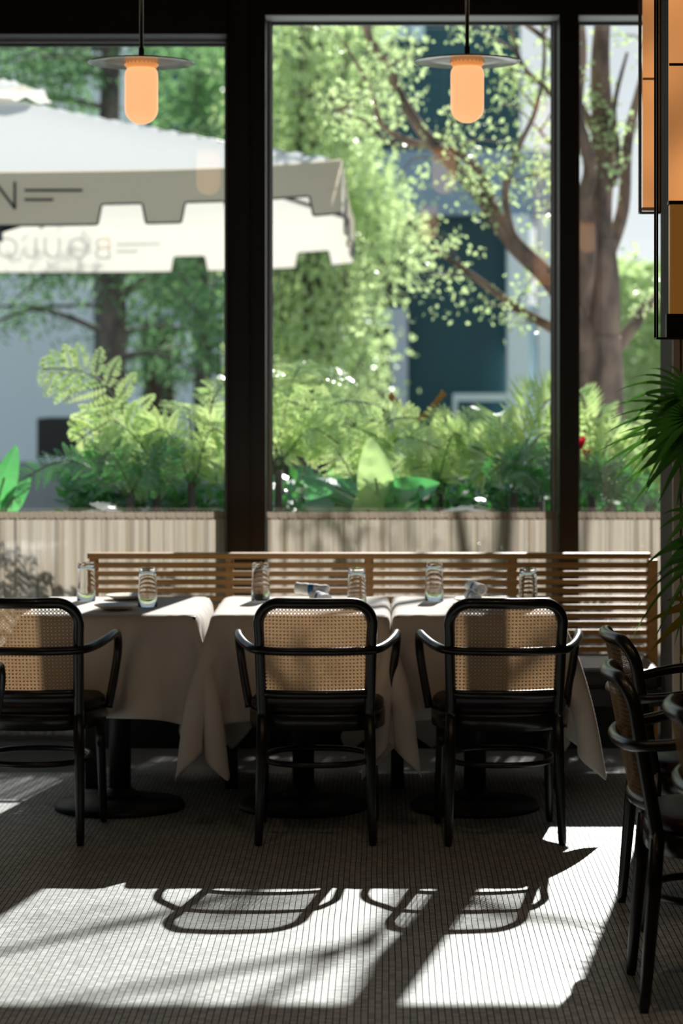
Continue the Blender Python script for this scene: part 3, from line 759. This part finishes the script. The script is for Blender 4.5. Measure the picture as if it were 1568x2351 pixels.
# ------------------------------------------------------------------ outdoors: ground, planter, buildings
g = MB().box((-40, 11.0, -0.12), (40, 90, -0.02)).build('paved_plaza', M['paving']); struct(g)
pn = thing('long_planter', 'long low grey planter outside the window full of ferns', 'planter', (-1.0, 11.9, 0))
MB().box((-3.4, -0.75, -0.02), (3.6, -0.69, 0.62)).box((-3.4, 0.95, -0.02), (3.6, 1.01, 0.62)).box((-3.4, -0.69, -0.02), (-3.34, 0.95, 0.62)).box((3.54, -0.69, -0.02), (3.6, 0.95, 0.62)).build('planter_box', M['conc'], pn)
MB().box((-3.34, -0.69, 0.3), (3.54, 0.95, 0.56)).build('soil', M['soil'], pn)

def R3(mb, x0, x1, y0, y1, Y, d=0.4):          # a block given by its outline in the view at distance Y
    a = P(x0, y1, Y); b_ = P(x1, y0, Y); mb.box((a.x, Y, max(a.z, -0.02)), (b_.x, Y+d, b_.z)); return mb
def bpart(name, m, parent, rects, Y, d=0.4):
    for r_ in rects:
        R3(MB(), *r_, Y, d).build(name, m, parent)
YB = 34.0
A = thing('office_building', 'dark teal glazed building with blue grey band behind the middle window', 'building', (0, 0, 0))
bpart('glazing', M['fac_teal'], A, [(560, 1195, -10, 352), (930, 1168, 488, 1330)], YB+0.5, 2)
bpart('spandrel_band', M['fac_blue'], A, [(620, 1330, 345, 492)], YB, 3)
bpart('lit_window', M['fac_sky'], A, [(860, 898, 55, 90), (905, 935, 55, 88), (940, 975, 55, 92)], YB+0.3, .3)
bpart('wall', M['fac_dark'], A, [(560, 935, 492, 1330)], YB+0.6, 2)
bpart('portal_frame', M['fac_grey'], A, [(785, 935, 706, 748), (897, 936, 748, 1330), (775, 800, 748, 1330)], YB-0.2, .5)
bpart('rail', M['fac_white'], A, [(1040, 1175, 903, 920), (1040, 1050, 920, 1000), (1165, 1175, 920, 1000)], YB-1.5, .08)
bpart('pillar', M['fac_white'], A, [(1166, 1215, 492, 1330), (1236, 1262, 492, 1330)], YB-0.3, .5)
bpart('wall', M['fac_sky'], A, [(1215, 1300, 700, 1330), (1262, 1330, 492, 700)], YB+0.5, .5)
B2 = thing('pale_pavilion', 'pale blue white facade with grey pillars and brown doors behind the left window', 'building', (0, 0, 0))
bpart('wall', M['fac_white'], B2, [(-900, 205, -10, 1065)], YB-1.5, .5)
bpart('recess', M['fac_dark'], B2, [(205, 330, 560, 1330)], YB-0.5, .5)
bpart('upper_wall', M['fac_white'], B2, [(205, 330, -10, 560)], YB-1.2, .5)
bpart('glazing', M['fac_teal'], B2, [(330, 560, -10, 640)], YB-0.3, .5)
bpart('lintel', M['fac_grey'], B2, [(285, 560, 640, 735)], YB-0.6, .5)
bpart('door', M['fac_brown'], B2, [(325, 400, 735, 1330), (440, 490, 735, 1330)], YB-0.4, .3)
bpart('pillar', M['fac_white'], B2, [(285, 325, 735, 1330), (402, 442, 735, 1330), (488, 540, 735, 1330)], YB-0.7, .5)
bpart('bin_enclosure', M['fac_dark'], B2, [(85, 170, 960, 1050)], YB-6, 1.0)
lw_ = MB(); R3(lw_, -300, 520, 1062, 1330, 27, 0.4); o = lw_.build('low_wall', M['conc']); tag(o, 'low grey wall across the plaza behind the left window plants', 'wall')
hd = MB(); rnd = random.Random(77)
for _ in range(2600):
    p = P(rnd.uniform(1400, 1600), rnd.uniform(600, 1180), 30+rnd.uniform(-.8, .8))
    hd.leaf(p, Vector((rnd.uniform(-1,1), rnd.uniform(-1,1), rnd.uniform(-1,.6))), Vector((rnd.uniform(-1,1), rnd.uniform(-1,1), rnd.uniform(0,1))), 0.24, 0.14)
hr = thing('bright_shrubbery', 'bright yellow green shrubbery far behind the right window', 'shrub', (0,0,0))
hd.build('foliage', M['leaf_lime'], hr)
MB().tube([P(1480, 1250, 30), P(1490, 900, 30), P(1470, 600, 30)], [0.08, 0.06, 0.03], 8).build('stem', M['bark2'], hr)

# ------------------------------------------------------------------ parasol
UX1, UYn, UYf = -0.243, 14.2, 19.1
ucx = UX1-2.45; ucy = (UYn+UYf)/2; zt_n, zt_f, zpk = 2.862, 2.86, 3.56
U = thing('square_parasol', 'large white square parasol with notched sand valance and dark lettering', 'umbrella', (ucx, ucy, 0))
h = 2.45
def uz(x, y):
    m_ = max(abs(x), abs(y))/h; z = zpk+(2.862-zpk)*m_
    z -= 0.05*math.sin(PI*m_)*(1-abs(abs(x)-abs(y))/h)*0.3
    # scallop between corners
    if m_ > 0: z += -0.045*m_*(1-(min(abs(x), abs(y))/max(abs(x), abs(y), 1e-6))**2)
    return z+(0.03*m_*(min(abs(x), abs(y))/max(abs(x), abs(y), 1e-6))**6)
n = 36; rows = [[(h*(2*i/n-1), h*(2*j/n-1), uz(h*(2*i/n-1), h*(2*j/n-1))) for i in range(n+1)] for j in range(n+1)]
MB().grid(rows, sm=False).build('canopy', M['umb'], U)
cap = [[(0.36*(2*i/8-1), 0.36*(2*j/8-1), zpk+0.10-0.28*max(abs(2*i/8-1), abs(2*j/8-1))*0.36+0.03*math.sin(i*2.1+j)) for i in range(9)] for j in range(9)]
MB().grid(cap, sm=True).build('vent_cap', M['umb'], U)
def vprof(s):   # depth of the valance at distance s along the side, measured from the corner
    s = min(s, 4.9-s); d = 0.318
    for a, b_ in ((0.18,0.44),(0.68,0.93),(1.16,1.42)):
        rr = 0.014
        if a-rr < s < b_+rr:
            e = min(s-(a-rr), (b_+rr)-s)/(2*rr); e = max(0, min(1, e)); e = e*e*(3-2*e); d -= 0.118*e
    return d
def side_pts(k, s):
    # k: 0 near, 1 right, 2 far, 3 left
    c = [(-h+s, -h), (h, -h+s), (h-s, h), (-h, h-s)][k]; x, y = c
    e = 0.012
    return x, y, uz(max(-h, min(h, x)), max(-h, min(h, y)))
for k in range(4):
    rows = []
    N_ = 980
    for t_ in (0, 0.2, 0.4, 0.6, 0.8, 1.0):
        r_ = []
        for i in range(N_+1):
            s = 4.9*i/N_; x, y, z = side_pts(k, s); dpt = (z-(zt_n-0.318+ (0 if k == 0 else -0.10 if k == 2 else -0.05))) if False else vprof(s)
            if k == 2: dpt += 0.06
            wv = 0.012*math.sin(s*5.5)*t_
            nx_, ny_ = [(0,-1),(1,0),(0,1),(-1,0)][k]
            r_.append((x+nx_*(0.01+wv), y+ny_*(0.01+wv), z-dpt*t_))
        rows.append(r_)
    MB().grid(rows).build('valance', M['umbside'] if k != 2 else M['umb'], U)  # far side in paler canvas, standing in for sunlight coming through
    last = rows[-1]
    MB().tube(last[::2], 0.006, 5).build('valance_piping', M['navy'], U)
# lettering: each stroke a thin ribbon
def strokes(ch):
    W = 0.62
    arc = lambda cx_, cy_, r_x, r_y, a0, a1, n_=18: [(cx_+r_x*math.cos(R(a0+(a1-a0)*i/n_)), cy_+r_y*math.sin(R(a0+(a1-a0)*i/n_))) for i in range(n_+1)]
    if ch == 'N': return [[(0,0),(0,1),(0.75,0),(0.75,1)]], 0.75
    if ch == 'O': return [arc(0.48, 0.5, 0.48, 0.5, 0, 360)], 0.96
    if ch == 'U': return [[(0,1)]+arc(0.38, 0.38, 0.38, 0.38, 180, 360)+[(0.76,1)]], 0.76
    if ch == 'L': return [[(0,1),(0,0),(0.5,0)]], 0.5
    if ch == 'B': return [[(0,0),(0,1)]+arc(0.40, 0.76, 0.24, 0.24, 90, -90)+[(0,0.52)], [(0.40,0.52)]+arc(0.42, 0.26, 0.26, 0.26, 90, -90)+[(0,0)]], 0.68
def ribbon(mb, pts, w_, to3, th):
    for a, b_ in zip(pts[:-1], pts[1:]):
        dx, dz = b_[0]-a[0], b_[1]-a[1]; L = math.hypot(dx, dz)
        if L < 1e-6: continue
        ox, oz = -dz/L*w_/2, dx/L*w_/2; ex_, ez = dx/L*w_*.35, dz/L*w_*.35
        q = [(a[0]-ex_+ox, a[1]-ez+oz), (b_[0]+ex_+ox, b_[1]+ez+oz), (b_[0]+ex_-ox, b_[1]+ez-oz), (a[0]-ex_-ox, a[1]-ez-oz)]
        mb.quad(*[to3(*v, 0) for v in q])
def lettering(far):
    mb = MB(); Ht = 0.150; sw = 0.0165
    s = 1 if not far else -1
    y = -h-0.026-0.0 if not far else h+0.032
    zc = (zt_n-0.045-0.215) if not far else (2.815-0.24)
    def to3(u, v, d): return (s*u, y - s*d, zc+v)
    total = sum(strokes(c)[1]*Ht for c in 'BOULON')+5*0.075
    u = -total/2 + (0.0 if far else 0.0)
    for c in 'BOULON':
        st, wd = strokes(c)
        for l in st: ribbon(mb, [(u+a*Ht, b_*Ht) for a, b_ in l], sw, to3, 0)
        u += wd*Ht+0.075
    for sgn in (-1, 1):
        e = sgn*(total/2+0.062)
        ribbon(mb, [(e, 0.105), (e+sgn*0.33, 0.105)], sw, to3, 0); ribbon(mb, [(e, 0.050), (e+sgn*0.158, 0.050)], sw, to3, 0)
    return mb, total
for far in (False, True):
    mb, tot = lettering(far); mb.build('lettering', M['ink'], U)
MB().tube([(0,0,-0.02), (0,0,3.55)], 0.04, 16).build('pole', M['navy'], U)
MB().lathe([(0.0005,2.55),(0.075,2.55),(0.075,2.65),(0.0005,2.65)], n=20).build('hub', M['navy'], U)
for k in range(8):
    a = k*PI/4; r_ = h*(math.sqrt(2) if k % 2 else 1)*0.985
    e = Vector((math.cos(a)*r_, math.sin(a)*r_, 0)); e.z = uz(e.x, e.y)-0.03
    MB().tube([(0,0,zpk-0.06), e], 0.016, 6).build('rib', M['navy'], U)
    m_ = Vector((0,0,zpk-0.06)).lerp(e, 0.55)
    MB().tube([(0,0,2.6), m_], 0.013, 6).build('strut', M['navy'], U)
MB().box((-0.45,-0.45,-0.02),(0.45,0.45,0.06)).build('base_plate', M['navy'], U)

# ------------------------------------------------------------------ trees
def limb(mb, pts, r0, r1, n=10, k=5):
    sp_ = smooth(pts, k); m_ = len(sp_)
    mb.tube(sp_, [r0+(r1-r0)*i/(m_-1) for i in range(m_)], n); return sp_
def clump(mb, c, rnd, n, rad, L, W, droop=-0.3):
    for _ in range(n):
        v = Vector((rnd.gauss(0,1), rnd.gauss(0,1), rnd.gauss(0,1))); p = c+v*rad*0.5
        d = Vector((rnd.uniform(-1,1), rnd.uniform(-1,1), rnd.uniform(-1,0.6)+droop)); nn = Vector((rnd.uniform(-1,1), rnd.uniform(-1,1), rnd.uniform(0.1,1)))
        s = rnd.uniform(0.7, 1.2); mb.leaf(p, d, nn, L*s, W*s)
def twigs(mb, lf, base_pts, rnd, n, L, leaves, rad, ll, lw, up=0.2, r=0.008, side=(-1,1)):
    for _ in range(n):
        p = rnd.choice(base_pts); d = Vector((rnd.uniform(*side), rnd.uniform(-.8,.8), rnd.uniform(-.5,1)+up)).normalized()*L*rnd.uniform(.5,1.1)
        q = p+d*0.5+Vector((rnd.uniform(-.1,.1),0,rnd.uniform(-.05,.1))); e = p+d+Vector((0,0,-0.1*L))
        pts = smooth([p, q, e], 4); mb.tube(pts, [r*(1-.75*i/(len(pts)-1)) for i in range(len(pts))], 5)
        for f in range(2, len(pts)):
            if rnd.random() < 0.75: clump(lf, pts[f], rnd, leaves, rad, ll, lw)
# right tree with peeling bark
YT = 15.6; rnd = random.Random(11)
T = thing('crape_myrtle', 'big peeling bark tree outside the right window with sparse lime leaves', 'tree', (P(1380, 1400, YT).x, YT, 0))
off = T.location.copy()
def Q(px, py, dy=0): return P(px, py, YT+dy)-off
mb = MB()
trunk = limb(mb, [Q(1378, 1440), Q(1374, 1150), Q(1376, 900), Q(1378, 770)], 0.20, 0.135, 16)
t2 = limb(mb, [Q(1378, 790), Q(1385, 650), Q(1372, 500), Q(1385, 330), Q(1378, 150), Q(1390, -40), Q(1425, -500), Q(1480, -1000)], 0.125, 0.015, 14)
mb.build('trunk', M['bark'], T)
BR = [ # (px,py,dy) paths
 ([(1372,840,0),(1330,745,-.1),(1260,640,-.2),(1180,560,-.3),(1120,470,-.2),(1060,400,-.1),(985,320,0),(930,240,.1),(890,150,.2),(850,90,.2),(800,-60,.3)], 0.075, 0.018),
 ([(1375,830,0),(1290,765,.2),(1200,715,.3),(1110,650,.4),(1040,600,.5),(960,545,.5)], 0.045, 0.010),
 ([(1130,480,-.2),(1105,400,-.1),(1050,350,0),(960,330,.1),(880,290,.2),(850,200,.2),(790,100,.2)], 0.035, 0.009),
 ([(1400,820,0),(1460,740,.1),(1500,690,.2),(1560,660,.2)], 0.05, 0.02),
 ([(1330,760,0),(1350,560,-.2),(1340,470,-.2),(1355,380,-.3),(1325,260,-.3),(1335,100,-.3),(1310,-100,-.3),(1250,-600,-.2)], 0.065, 0.02),
 ([(1390,600,0),(1430,480,.2),(1440,330,.2),(1470,200,.3),(1500,80,.3),(1530,-200,.3)], 0.05, 0.015),
 ([(1300,255,-.3),(1250,200,-.3),(1200,150,-.3),(1170,60,-.3),(1120,-80,-.2)], 0.022, 0.010),
 ([(1180,560,-.3),(1160,440,-.4),(1190,340,-.4),(1230,250,-.4),(1250,120,-.4),(1230,-100,-.3)], 0.026, 0.008),
 ([(1280,700,-.2),(1290,600,-.1),(1270,480,0),(1290,380,0),(1240,300,0)], 0.026, 0.008),
 ([(1385,450,0),(1420,380,-.1),(1410,250,-.1),(1440,120,-.1)], 0.03, 0.01),
 ([(1365,300,0),(1320,220,-.1),(1260,100,-.2),(1180,30,-.2),(1100,-100,-.3)], 0.03, 0.012),
 ([(1000,330,0),(900,330,.3),(840,280,.3),(760,250,.4)], 0.016, 0.006),
 ([(1408,-300,0),(1200,-520,-.4),(950,-700,-.8)], 0.045, 0.015), ([(1420,-450,0),(1560,-650,.3),(1750,-760,.6)], 0.045, 0.015),
 ([(1446,-700,0),(1250,-900,.4),(1000,-1080,.6)], 0.035, 0.012), ([(1441,-650,0),(1300,-860,-1),(1180,-960,-1.6)], 0.035, 0.012)]
lf = MB(); tw = MB()
for i, (pp, r0, r1) in enumerate(BR):
    b_ = MB(); s_ = limb(b_, [Q(*p) for p in pp], r0, r1, 9); b_.build('branch', M['bark'], T)
    nn = 6 if i < 12 else 6
    if i in (3, 4, 5, 9): nn = 3
    twigs(tw, lf, s_[len(s_)//4:], rnd, nn, 0.42 if i < 12 else 0.6, 11 if i < 12 else 6, 0.12 if i < 12 else .2, 0.040, 0.028, side=(-1, 1))
for _ in range(60):
    clump(lf, Q(rnd.uniform(830, 1290), rnd.uniform(60, 760), rnd.uniform(-.4,.5)), rnd, 10, 0.10, 0.04, 0.028)
for _ in range(12):
    clump(lf, Q(rnd.uniform(1330, 1440), rnd.uniform(120, 640), rnd.uniform(-.4,.2)), rnd, 8, 0.08, 0.06, 0.04)
tw.build('twigs', M['bark'], T); lf.build('foliage', M['leaf_lime'], T)

# leafy tree behind the parasol
YG = 25.0; rnd = random.Random(21)
G = thing('leafy_tree', 'dense light green leafy tree behind the parasol in the middle window', 'tree', (P(700, 1300, YG).x, YG, 0)); off2 = G.location.copy()
mb = MB(); gp = limb(mb, [P(705,1320,YG)-off2, P(700,1000,YG)-off2, P(720,700,YG)-off2, P(700,300,YG)-off2, P(710,-100,YG)-off2], 0.16, 0.05, 12); mb.build('trunk', M['bark2'], G)
lf = MB(); br = MB()
def dens(px, py):
    # outline of the leafy mass
    if py < 330: r_ = 905-abs(py-180)*0.25
    elif py < 430: r_ = 850+(py-330)*.2
    elif py < 640: r_ = 940-abs(py-560)*0.35
    elif py < 900: r_ = 860+20*math.sin(py*.05)
    else: r_ = 760
    return px < r_
cnt = 0
while cnt < 400:
    px, py = rnd.uniform(560, 1000), rnd.uniform(0, 1000)
    if not dens(px, py): continue
    if rnd.random() < 0.25 and 90 < py < 260: continue
    c = P(px, py, YG+rnd.uniform(-.9, .9))-off2
    clump(lf, c, rnd, 38, 0.33, 0.085, 0.06); cnt += 1
    if cnt % 6 == 0: br.tube(smooth([rnd.choice(gp), (c+rnd.choice(gp))*.5, c], 3), 0.012, 5)
lf.build('foliage', M['leaf_lime'], G); br.build('branches', M['bark2'], G)

# cypress seen through the left window
YC = 23.0; rnd = random.Random(31)
C_ = thing('cypress_tree', 'dark feathery cypress with drooping branches behind the left window', 'tree', (P(255, 1300, YC).x, YC, 0)); off3 = C_.location.copy()
q3 = lambda px, py, dy=0: P(px, py, YC+dy)-off3
mb = MB(); tp = limb(mb, [q3(262,1250), q3(258,900), q3(262,700), q3(250,400), q3(255,100), q3(250,-60)], 0.15, 0.07, 12); mb.build('trunk', M['bark2'], C_)
lf = MB()
for i in range(34):
    py0 = rnd.uniform(40, 850) if i > 8 else (90, 250, 560, 640, 700, 770, 820, 480, 160)[i]
    sgn = -1 if i % 3 else 1
    ln = rnd.uniform(150, 300) if sgn > 0 else rnd.uniform(220, 430)
    s_ = [q3(256, py0, 0), q3(256+sgn*ln*.5, py0-rnd.uniform(-10,60), rnd.uniform(-.6,.6)), q3(256+sgn*ln, py0-rnd.uniform(-60,60), rnd.uniform(-1,1))]
    b_ = MB(); pts = limb(b_, s_, rnd.uniform(.018,.038), 0.007, 7, 6); b_.build('branch', M['bark2'], C_)
    for p in pts[3:]:
        for _ in range(26 if py0 < 700 else 9):
            v = p+Vector((rnd.gauss(0,.16), rnd.gauss(0,.2), rnd.gauss(-.08,.11)))
            lf.leaf(v, Vector((rnd.uniform(-1,1), rnd.uniform(-1,1), rnd.uniform(-1.2,.1))), Vector((rnd.uniform(-1,1), 1, rnd.uniform(-1,1))), 0.13, 0.022)
lf.build('foliage', M['leaf_cyp'], C_)
YE = 28.5; rnd = random.Random(41)
E_ = thing('green_tree', 'mid green leafy tree far behind, right part of the left window', 'tree', (P(470, 1300, YE).x, YE, 0)); off4 = E_.location.copy()
mb = MB(); ep = limb(mb, [P(470,1300,YE)-off4, P(468,800,YE)-off4, P(460,400,YE)-off4, P(455,0,YE)-off4], 0.10, 0.04, 10); mb.build('trunk', M['bark2'], E_)
lf = MB(); br = MB()
for i in range(150):
    px, py = (rnd.uniform(370, 580), rnd.uniform(60, 340)) if i < 85 else (rnd.uniform(300, 560), rnd.uniform(580, 850))
    c = P(px, py, YE+rnd.uniform(-.8,.8))-off4; clump(lf, c, rnd, 26, 0.26, 0.10, 0.07)
    if i % 6 == 0: br.tube(smooth([rnd.choice(ep), c], 2), 0.012, 5)
lf.build('foliage', M['leaf_mid'], E_); br.build('branches', M['bark2'], E_)

# ------------------------------------------------------------------ plants in the planter
def frond(mb, st, pts, nrm, plen, npair, n2, lw, rnd, taper=0.5, jit=0.1, fwd=0.45):
    sp_ = smooth(pts, 8); m_ = len(sp_)
    st.tube(sp_[::2]+[sp_[-1]] if (m_-1) % 2 else sp_[::2], 0.0035, 5)
    for i in range(npair):
        f = 0.16+0.84*i/npair; x_ = f*(m_-1); k = min(int(x_), m_-2); p = sp_[k].lerp(sp_[k+1], x_-k)
        d = (sp_[k+1]-sp_[k]).normalized(); sd = d.cross(nrm).normalized(); up_ = sd.cross(d).normalized()
        L = plen*(math.sin(PI*min(1, (f*0.92+0.10)))**0.55)*(1-0.35*f*taper)+0.012
        for s in (-1, 1):
            a = (sd*s+d*fwd+up_*rnd.uniform(-.05,.2)+Vector([rnd.uniform(-jit,jit) for _ in range(3)])).normalized()
            up2 = (up_+Vector([rnd.uniform(-.32,.32) for _ in range(3)])).normalized(); ls = a.cross(up2).normalized()
            if n2 == 0:
                mb.leaf(p, a, up_, L, lw); continue
            for j in range(n2):
                g_ = (j+0.5)/n2; c = p+a*L*g_+Vector((0,0,-1))*L*0.18*g_*g_
                l2 = lw*(1-g_)**0.55*(0.55+0.9*min(1, g_*4))
                for s2 in (-1, 1):
                    mb.leaf(c, (ls*s2+a*0.35+Vector((0,0,rnd.uniform(-.25,.25)))).normalized(), up2, l2, L/n2*1.15)
def fern(label, bx, by, Y, tips, plen, npair=20, n2=9, lw=0.035, m='fern', seed=0, name='tree_fern', cat='fern', grp='ferns and palms in the planter', fwd=0.45):
    rnd = random.Random(seed); c0 = P(bx, by, Y); c0.z = max(c0.z, 0.56)
    t = thing(name, label, cat, (c0.x, Y, 0.56), 0, grp); o_ = Vector((c0.x, Y, 0.56))
    for (tx, ty, dy) in tips:
        tp_ = P(tx, ty, Y+dy)-o_; b0 = Vector((rnd.uniform(-.03,.03), rnd.uniform(-.03,.03), 0)); crown = Vector((0,0,max(0, c0.z-0.56)))
        mid = (crown+tp_)*0.5+Vector((0,0,0.10+0.10*(tp_-crown).length)); mb = MB(); st = MB()
        d = (tp_-crown).normalized(); nr = Vector((rnd.uniform(-.6,.6), -0.75, rnd.uniform(0.3,1.1))); nr = (nr-d*nr.dot(d)).normalized()
        frond(mb, st, [b0+crown, mid, tp_], nr, plen*rnd.uniform(.85,1.1), npair, n2, lw, rnd, fwd=fwd)
        l = mb.build('frond', M[m], t); st.build('rachis', M['stem'], l)
    if c0.z > 0.62: MB().tube([(0,0,-0.05), (0,0,c0.z-0.56)], 0.02, 8).build('stem', M['bark2'], t)
    return t
fern('tree fern whose broad pale frond arches up at the far left window', 360, 1060, 11.75, [(98,845,.1),(180,1010,-.1),(250,1080,.2)], 0.25, 9, 11, 0.046, seed=1)
fern('tree fern with low fronds left of the thick mullion', 440, 1110, 11.8, [(540,870,.2),(430,930,.3),(330,1000,-.1),(520,1000,-.2),(300,1130,0),(545,1080,0)], 0.17, 15, 9, 0.019, seed=2)
fern('dark green fern spreading low under the broad frond', 300, 1140, 11.6, [(20,1120,0),(120,1090,.2),(210,1060,0),(420,1040,.1),(400,1120,-.1)], 0.13, 15, 8, 0.017, 'fern_dk', seed=3)
fern('tree fern with layered fronds just right of the thick mullion', 640, 1080, 11.9, [(875,930,.1),(800,860,.3),(700,830,.3),(620,850,.2),(860,1000,-.1),(560,950,0),(780,1020,-.2)], 0.17, 15, 9, 0.020, seed=4)
fern('low bright fern in front of the dry stalks', 820, 1120, 11.8, [(960,960,.1),(900,1020,0),(700,1040,.1),(780,1010,.2),(1010,1030,-.1)], 0.14, 15, 8, 0.017, seed=5)
fern('bright fern between the dry stalks and the palm', 1010, 1130, 11.9, [(1120,960,.2),(1030,960,.1),(950,1020,0),(1130,1050,-.1),(900,1080,0),(1060,1000,-.1)], 0.14, 15, 8, 0.017, seed=6)
fern('feathery palm with narrow leaflets left of the thin mullion', 1180, 1130, 11.8, [(1300,900,.2),(1240,890,.3),(1130,950,.2),(1090,1030,.1),(1290,1000,0),(1080,1090,0)], 0.20, 24, 0, 0.020, seed=7, name='areca_palm', cat='palm', fwd=0.8)
fern('dark fern at the foot of the thin mullion', 1240, 1150, 11.5, [(1120,1090,0),(1180,1060,.1),(1300,1060,.1),(1330,1100,0),(1200,1120,-.1)], 0.12, 15, 7, 0.016, 'fern_dk', seed=8)
fern('bright fern just right of the thin mullion by the red blooms', 1360, 1130, 11.8, [(1390,930,.2),(1330,900,.2),(1450,990,.1),(1280,960,.1),(1480,1060,0),(1430,1020,-.1)], 0.14, 20, 0, 0.024, seed=9, fwd=0.7)
fern('bright fern at the right end of the planter', 1490, 1150, 11.9, [(1560,1010,.1),(1440,1040,.1),(1520,960,.2),(1590,1080,0),(1410,1110,0),(1530,1070,-.1)], 0.12, 15, 8, 0.016, seed=10)
fern('dark low fern at the right end of the planter', 1400, 1165, 11.5, [(1340,1090,0),(1300,1140,0),(1460,1110,.1),(1400,1080,.1),(1500,1150,0)], 0.11, 14, 7, 0.016, 'fern_dk', seed=12)
# dense ground cover
for i, (xa, xb, lab) in enumerate(((150, 540, 'dark leafy ground cover low behind the left cafe curtain'), (620, 1290, 'dark leafy ground cover low behind the middle cafe curtain'), (1320, 1600, 'dark leafy ground cover low behind the right cafe curtain'))):
    rnd = random.Random(90+i); mb = MB(); c = P((xa+xb)/2, 1200, 12.1)
    for _ in range(int((xb-xa)*5.5)):
        p = P(rnd.uniform(xa, xb), 0, 12.2+rnd.uniform(-.35,.35)); p.z = rnd.uniform(0.6, 1.10)
        mb.leaf(p-Vector((c.x, 12.1, 0)), Vector((rnd.uniform(-1,1), rnd.uniform(-1,1), rnd.uniform(-.5,1))), Vector((rnd.uniform(-1,1), rnd.uniform(-1,0), 1)), 0.09, 0.045)
    t = thing('ground_cover', lab, 'shrub', (c.x, 12.1, 0)); o = mb.build('foliage', M['fern_dk'] , t); 
# paddle leaves
def paddle(label, base, leaves, name='bird_of_paradise', cat='plant'):
    bx, Y = base; c0 = Vector(((bx-880)*Y/F_PX, Y, 0.56)); t = thing(name, label, cat, c0)
    for (ax, ay, tx, ty, W, dy, mm, fold, tw_) in leaves:
        a = P(ax, ay, Y)-c0; tip = P(tx, ty, Y+dy)-c0; d = tip-a; L = d.length; dn = d.normalized()
        nr = Vector((0.2*tw_, -1, 0.35+tw_)); nr = (nr-dn*nr.dot(dn)).normalized(); sd = dn.cross(nr).normalized(); rows = []
        for k in range(17):
            s = k/16; w_ = W*(math.sin(PI*min(1, s**0.8*0.97+0.02))**0.75); p = a+d*s+nr*L*0.10*math.sin(PI*s)+Vector((0,0,-0.06*L*s*s))
            rows.append([p+sd*w_*u-nr*abs(u)*w_*fold+nr*0.004*math.sin(s*40)*abs(u) for u in (-1,-.75,-.5,-.25,0,.25,.5,.75,1)])
        l = MB().grid(rows).build('leaf', M[mm], t)
        MB().tube(smooth([Vector((0,0,0)), a*0.6+Vector((0,0,0.03)), a, a+d*0.5+nr*L*0.10], 4), 0.006, 6).build('leaf_stalk', M['stem'], l)
paddle('broad waxy green paddle leaves low in the middle of the middle window', (860, 11.45),
 [(872, 1190, 850, 992, 0.088, -0.1, 'paddle2', 0.3, 0.0), (850, 1215, 838, 1110, 0.08, -.1, 'paddle2', 0.2, 0), (870, 1180, 1010, 1100, 0.085, -.1, 'paddle', -0.5, 0.3),
  (850, 1175, 690, 1080, 0.07, .1, 'paddle', 0.5, 0.5), (830, 1180, 695, 1150, 0.075, -.1, 'fern_dk', 0.4, 0.6), (900, 1200, 960, 1120, 0.075, -.15, 'paddle', 0.3, 0), (840, 1150, 700, 1120, 0.09, 0.2, 'paddle', 0.3, -0.2)])
paddle('waxy paddle leaf plant half cut by the left edge', (-10, 11.5), [(-10, 1180, 38, 1012, 0.06, 0, 'paddle', 0.5, 0), (5, 1190, 70, 1090, 0.05, 0, 'paddle', 0.3, 0.2), (-20, 1190, -60, 1040, 0.07, 0, 'paddle', 0.3, 0)])
paddle('silvery arching leaves just above the left curtain', (240, 11.3), [(295, 1195, 188, 1168, 0.030, 0, 'silver', 0.4, 0.9), (290, 1180, 205, 1150, 0.03, 0, 'silver', 0.4, 0.9), (300, 1185, 225, 1160, 0.03, -.1, 'silver', 0.4, 0.9)], 'bromeliad')
paddle('striped dark leaf lying low right of the paddle leaves', (1110, 11.35), [(1160, 1185, 1010, 1165, 0.04, 0, 'silver', 0.5, 0.9), (1150, 1195, 1000, 1180, 0.05, -.1, 'fern_dk', 0.5, 0.9)], 'calathea')
# dry stalks
st = thing('dry_stalk', 'forked dry orange brown stalk rising from the ferns', 'plant', (P(965,1100,12.0).x, 12.0, 0.56)); o_ = st.location.copy()
for pth in ([(975,1150),(970,1010),(940,965),(895,905)], [(972,1080),(950,985),(985,945),(1020,900)], [(965,1060),(945,1000),(935,985)]):
    sp_ = smooth([P(a, b_, 12.0)-o_ for a, b_ in pth], 8); rnd = random.Random(len(sp_))
    MB().tube(sp_, [0.013+0.005*rnd.random() for _ in sp_], 7).build('stalk', M['stalk'], st)
# red blooms
for i, (px, py, sc, lab) in enumerate(((1330, 1022, 1.2, 'red bloom just right of the thin mullion, the upper and larger'), (1347, 1045, .8, 'small red bloom below the larger one by the thin mullion'), (1274, 1035, .7, 'small red bloom at the left edge of the thin mullion'))):
    c = P(px, py, 11.6); t = thing('red_bloom', lab, 'flower', c, 0, 'red blooms in the planter'); mb = MB()
    for k in range(7):
        a = 2*PI*k/7; d = Vector((math.cos(a)*.5, math.sin(a)*.5, 1)).normalized()
        rows = [[Vector((0,0,-.02*sc))+d*0.065*sc*s+Vector((-math.sin(a), math.cos(a), 0))*u*0.016*sc*math.sin(PI*min(1,s*.9+.08)) for u in (-1,0,1)] for s in (0,.25,.5,.75,1)]
        mb.grid(rows)
    mb.build('petals', M['red'], t)
    MB().tube([(0,0,-.01), (0.01,0,-0.15), (0.0,0,0.56-c.z)], 0.004, 6).build('stem', M['stem'], t)
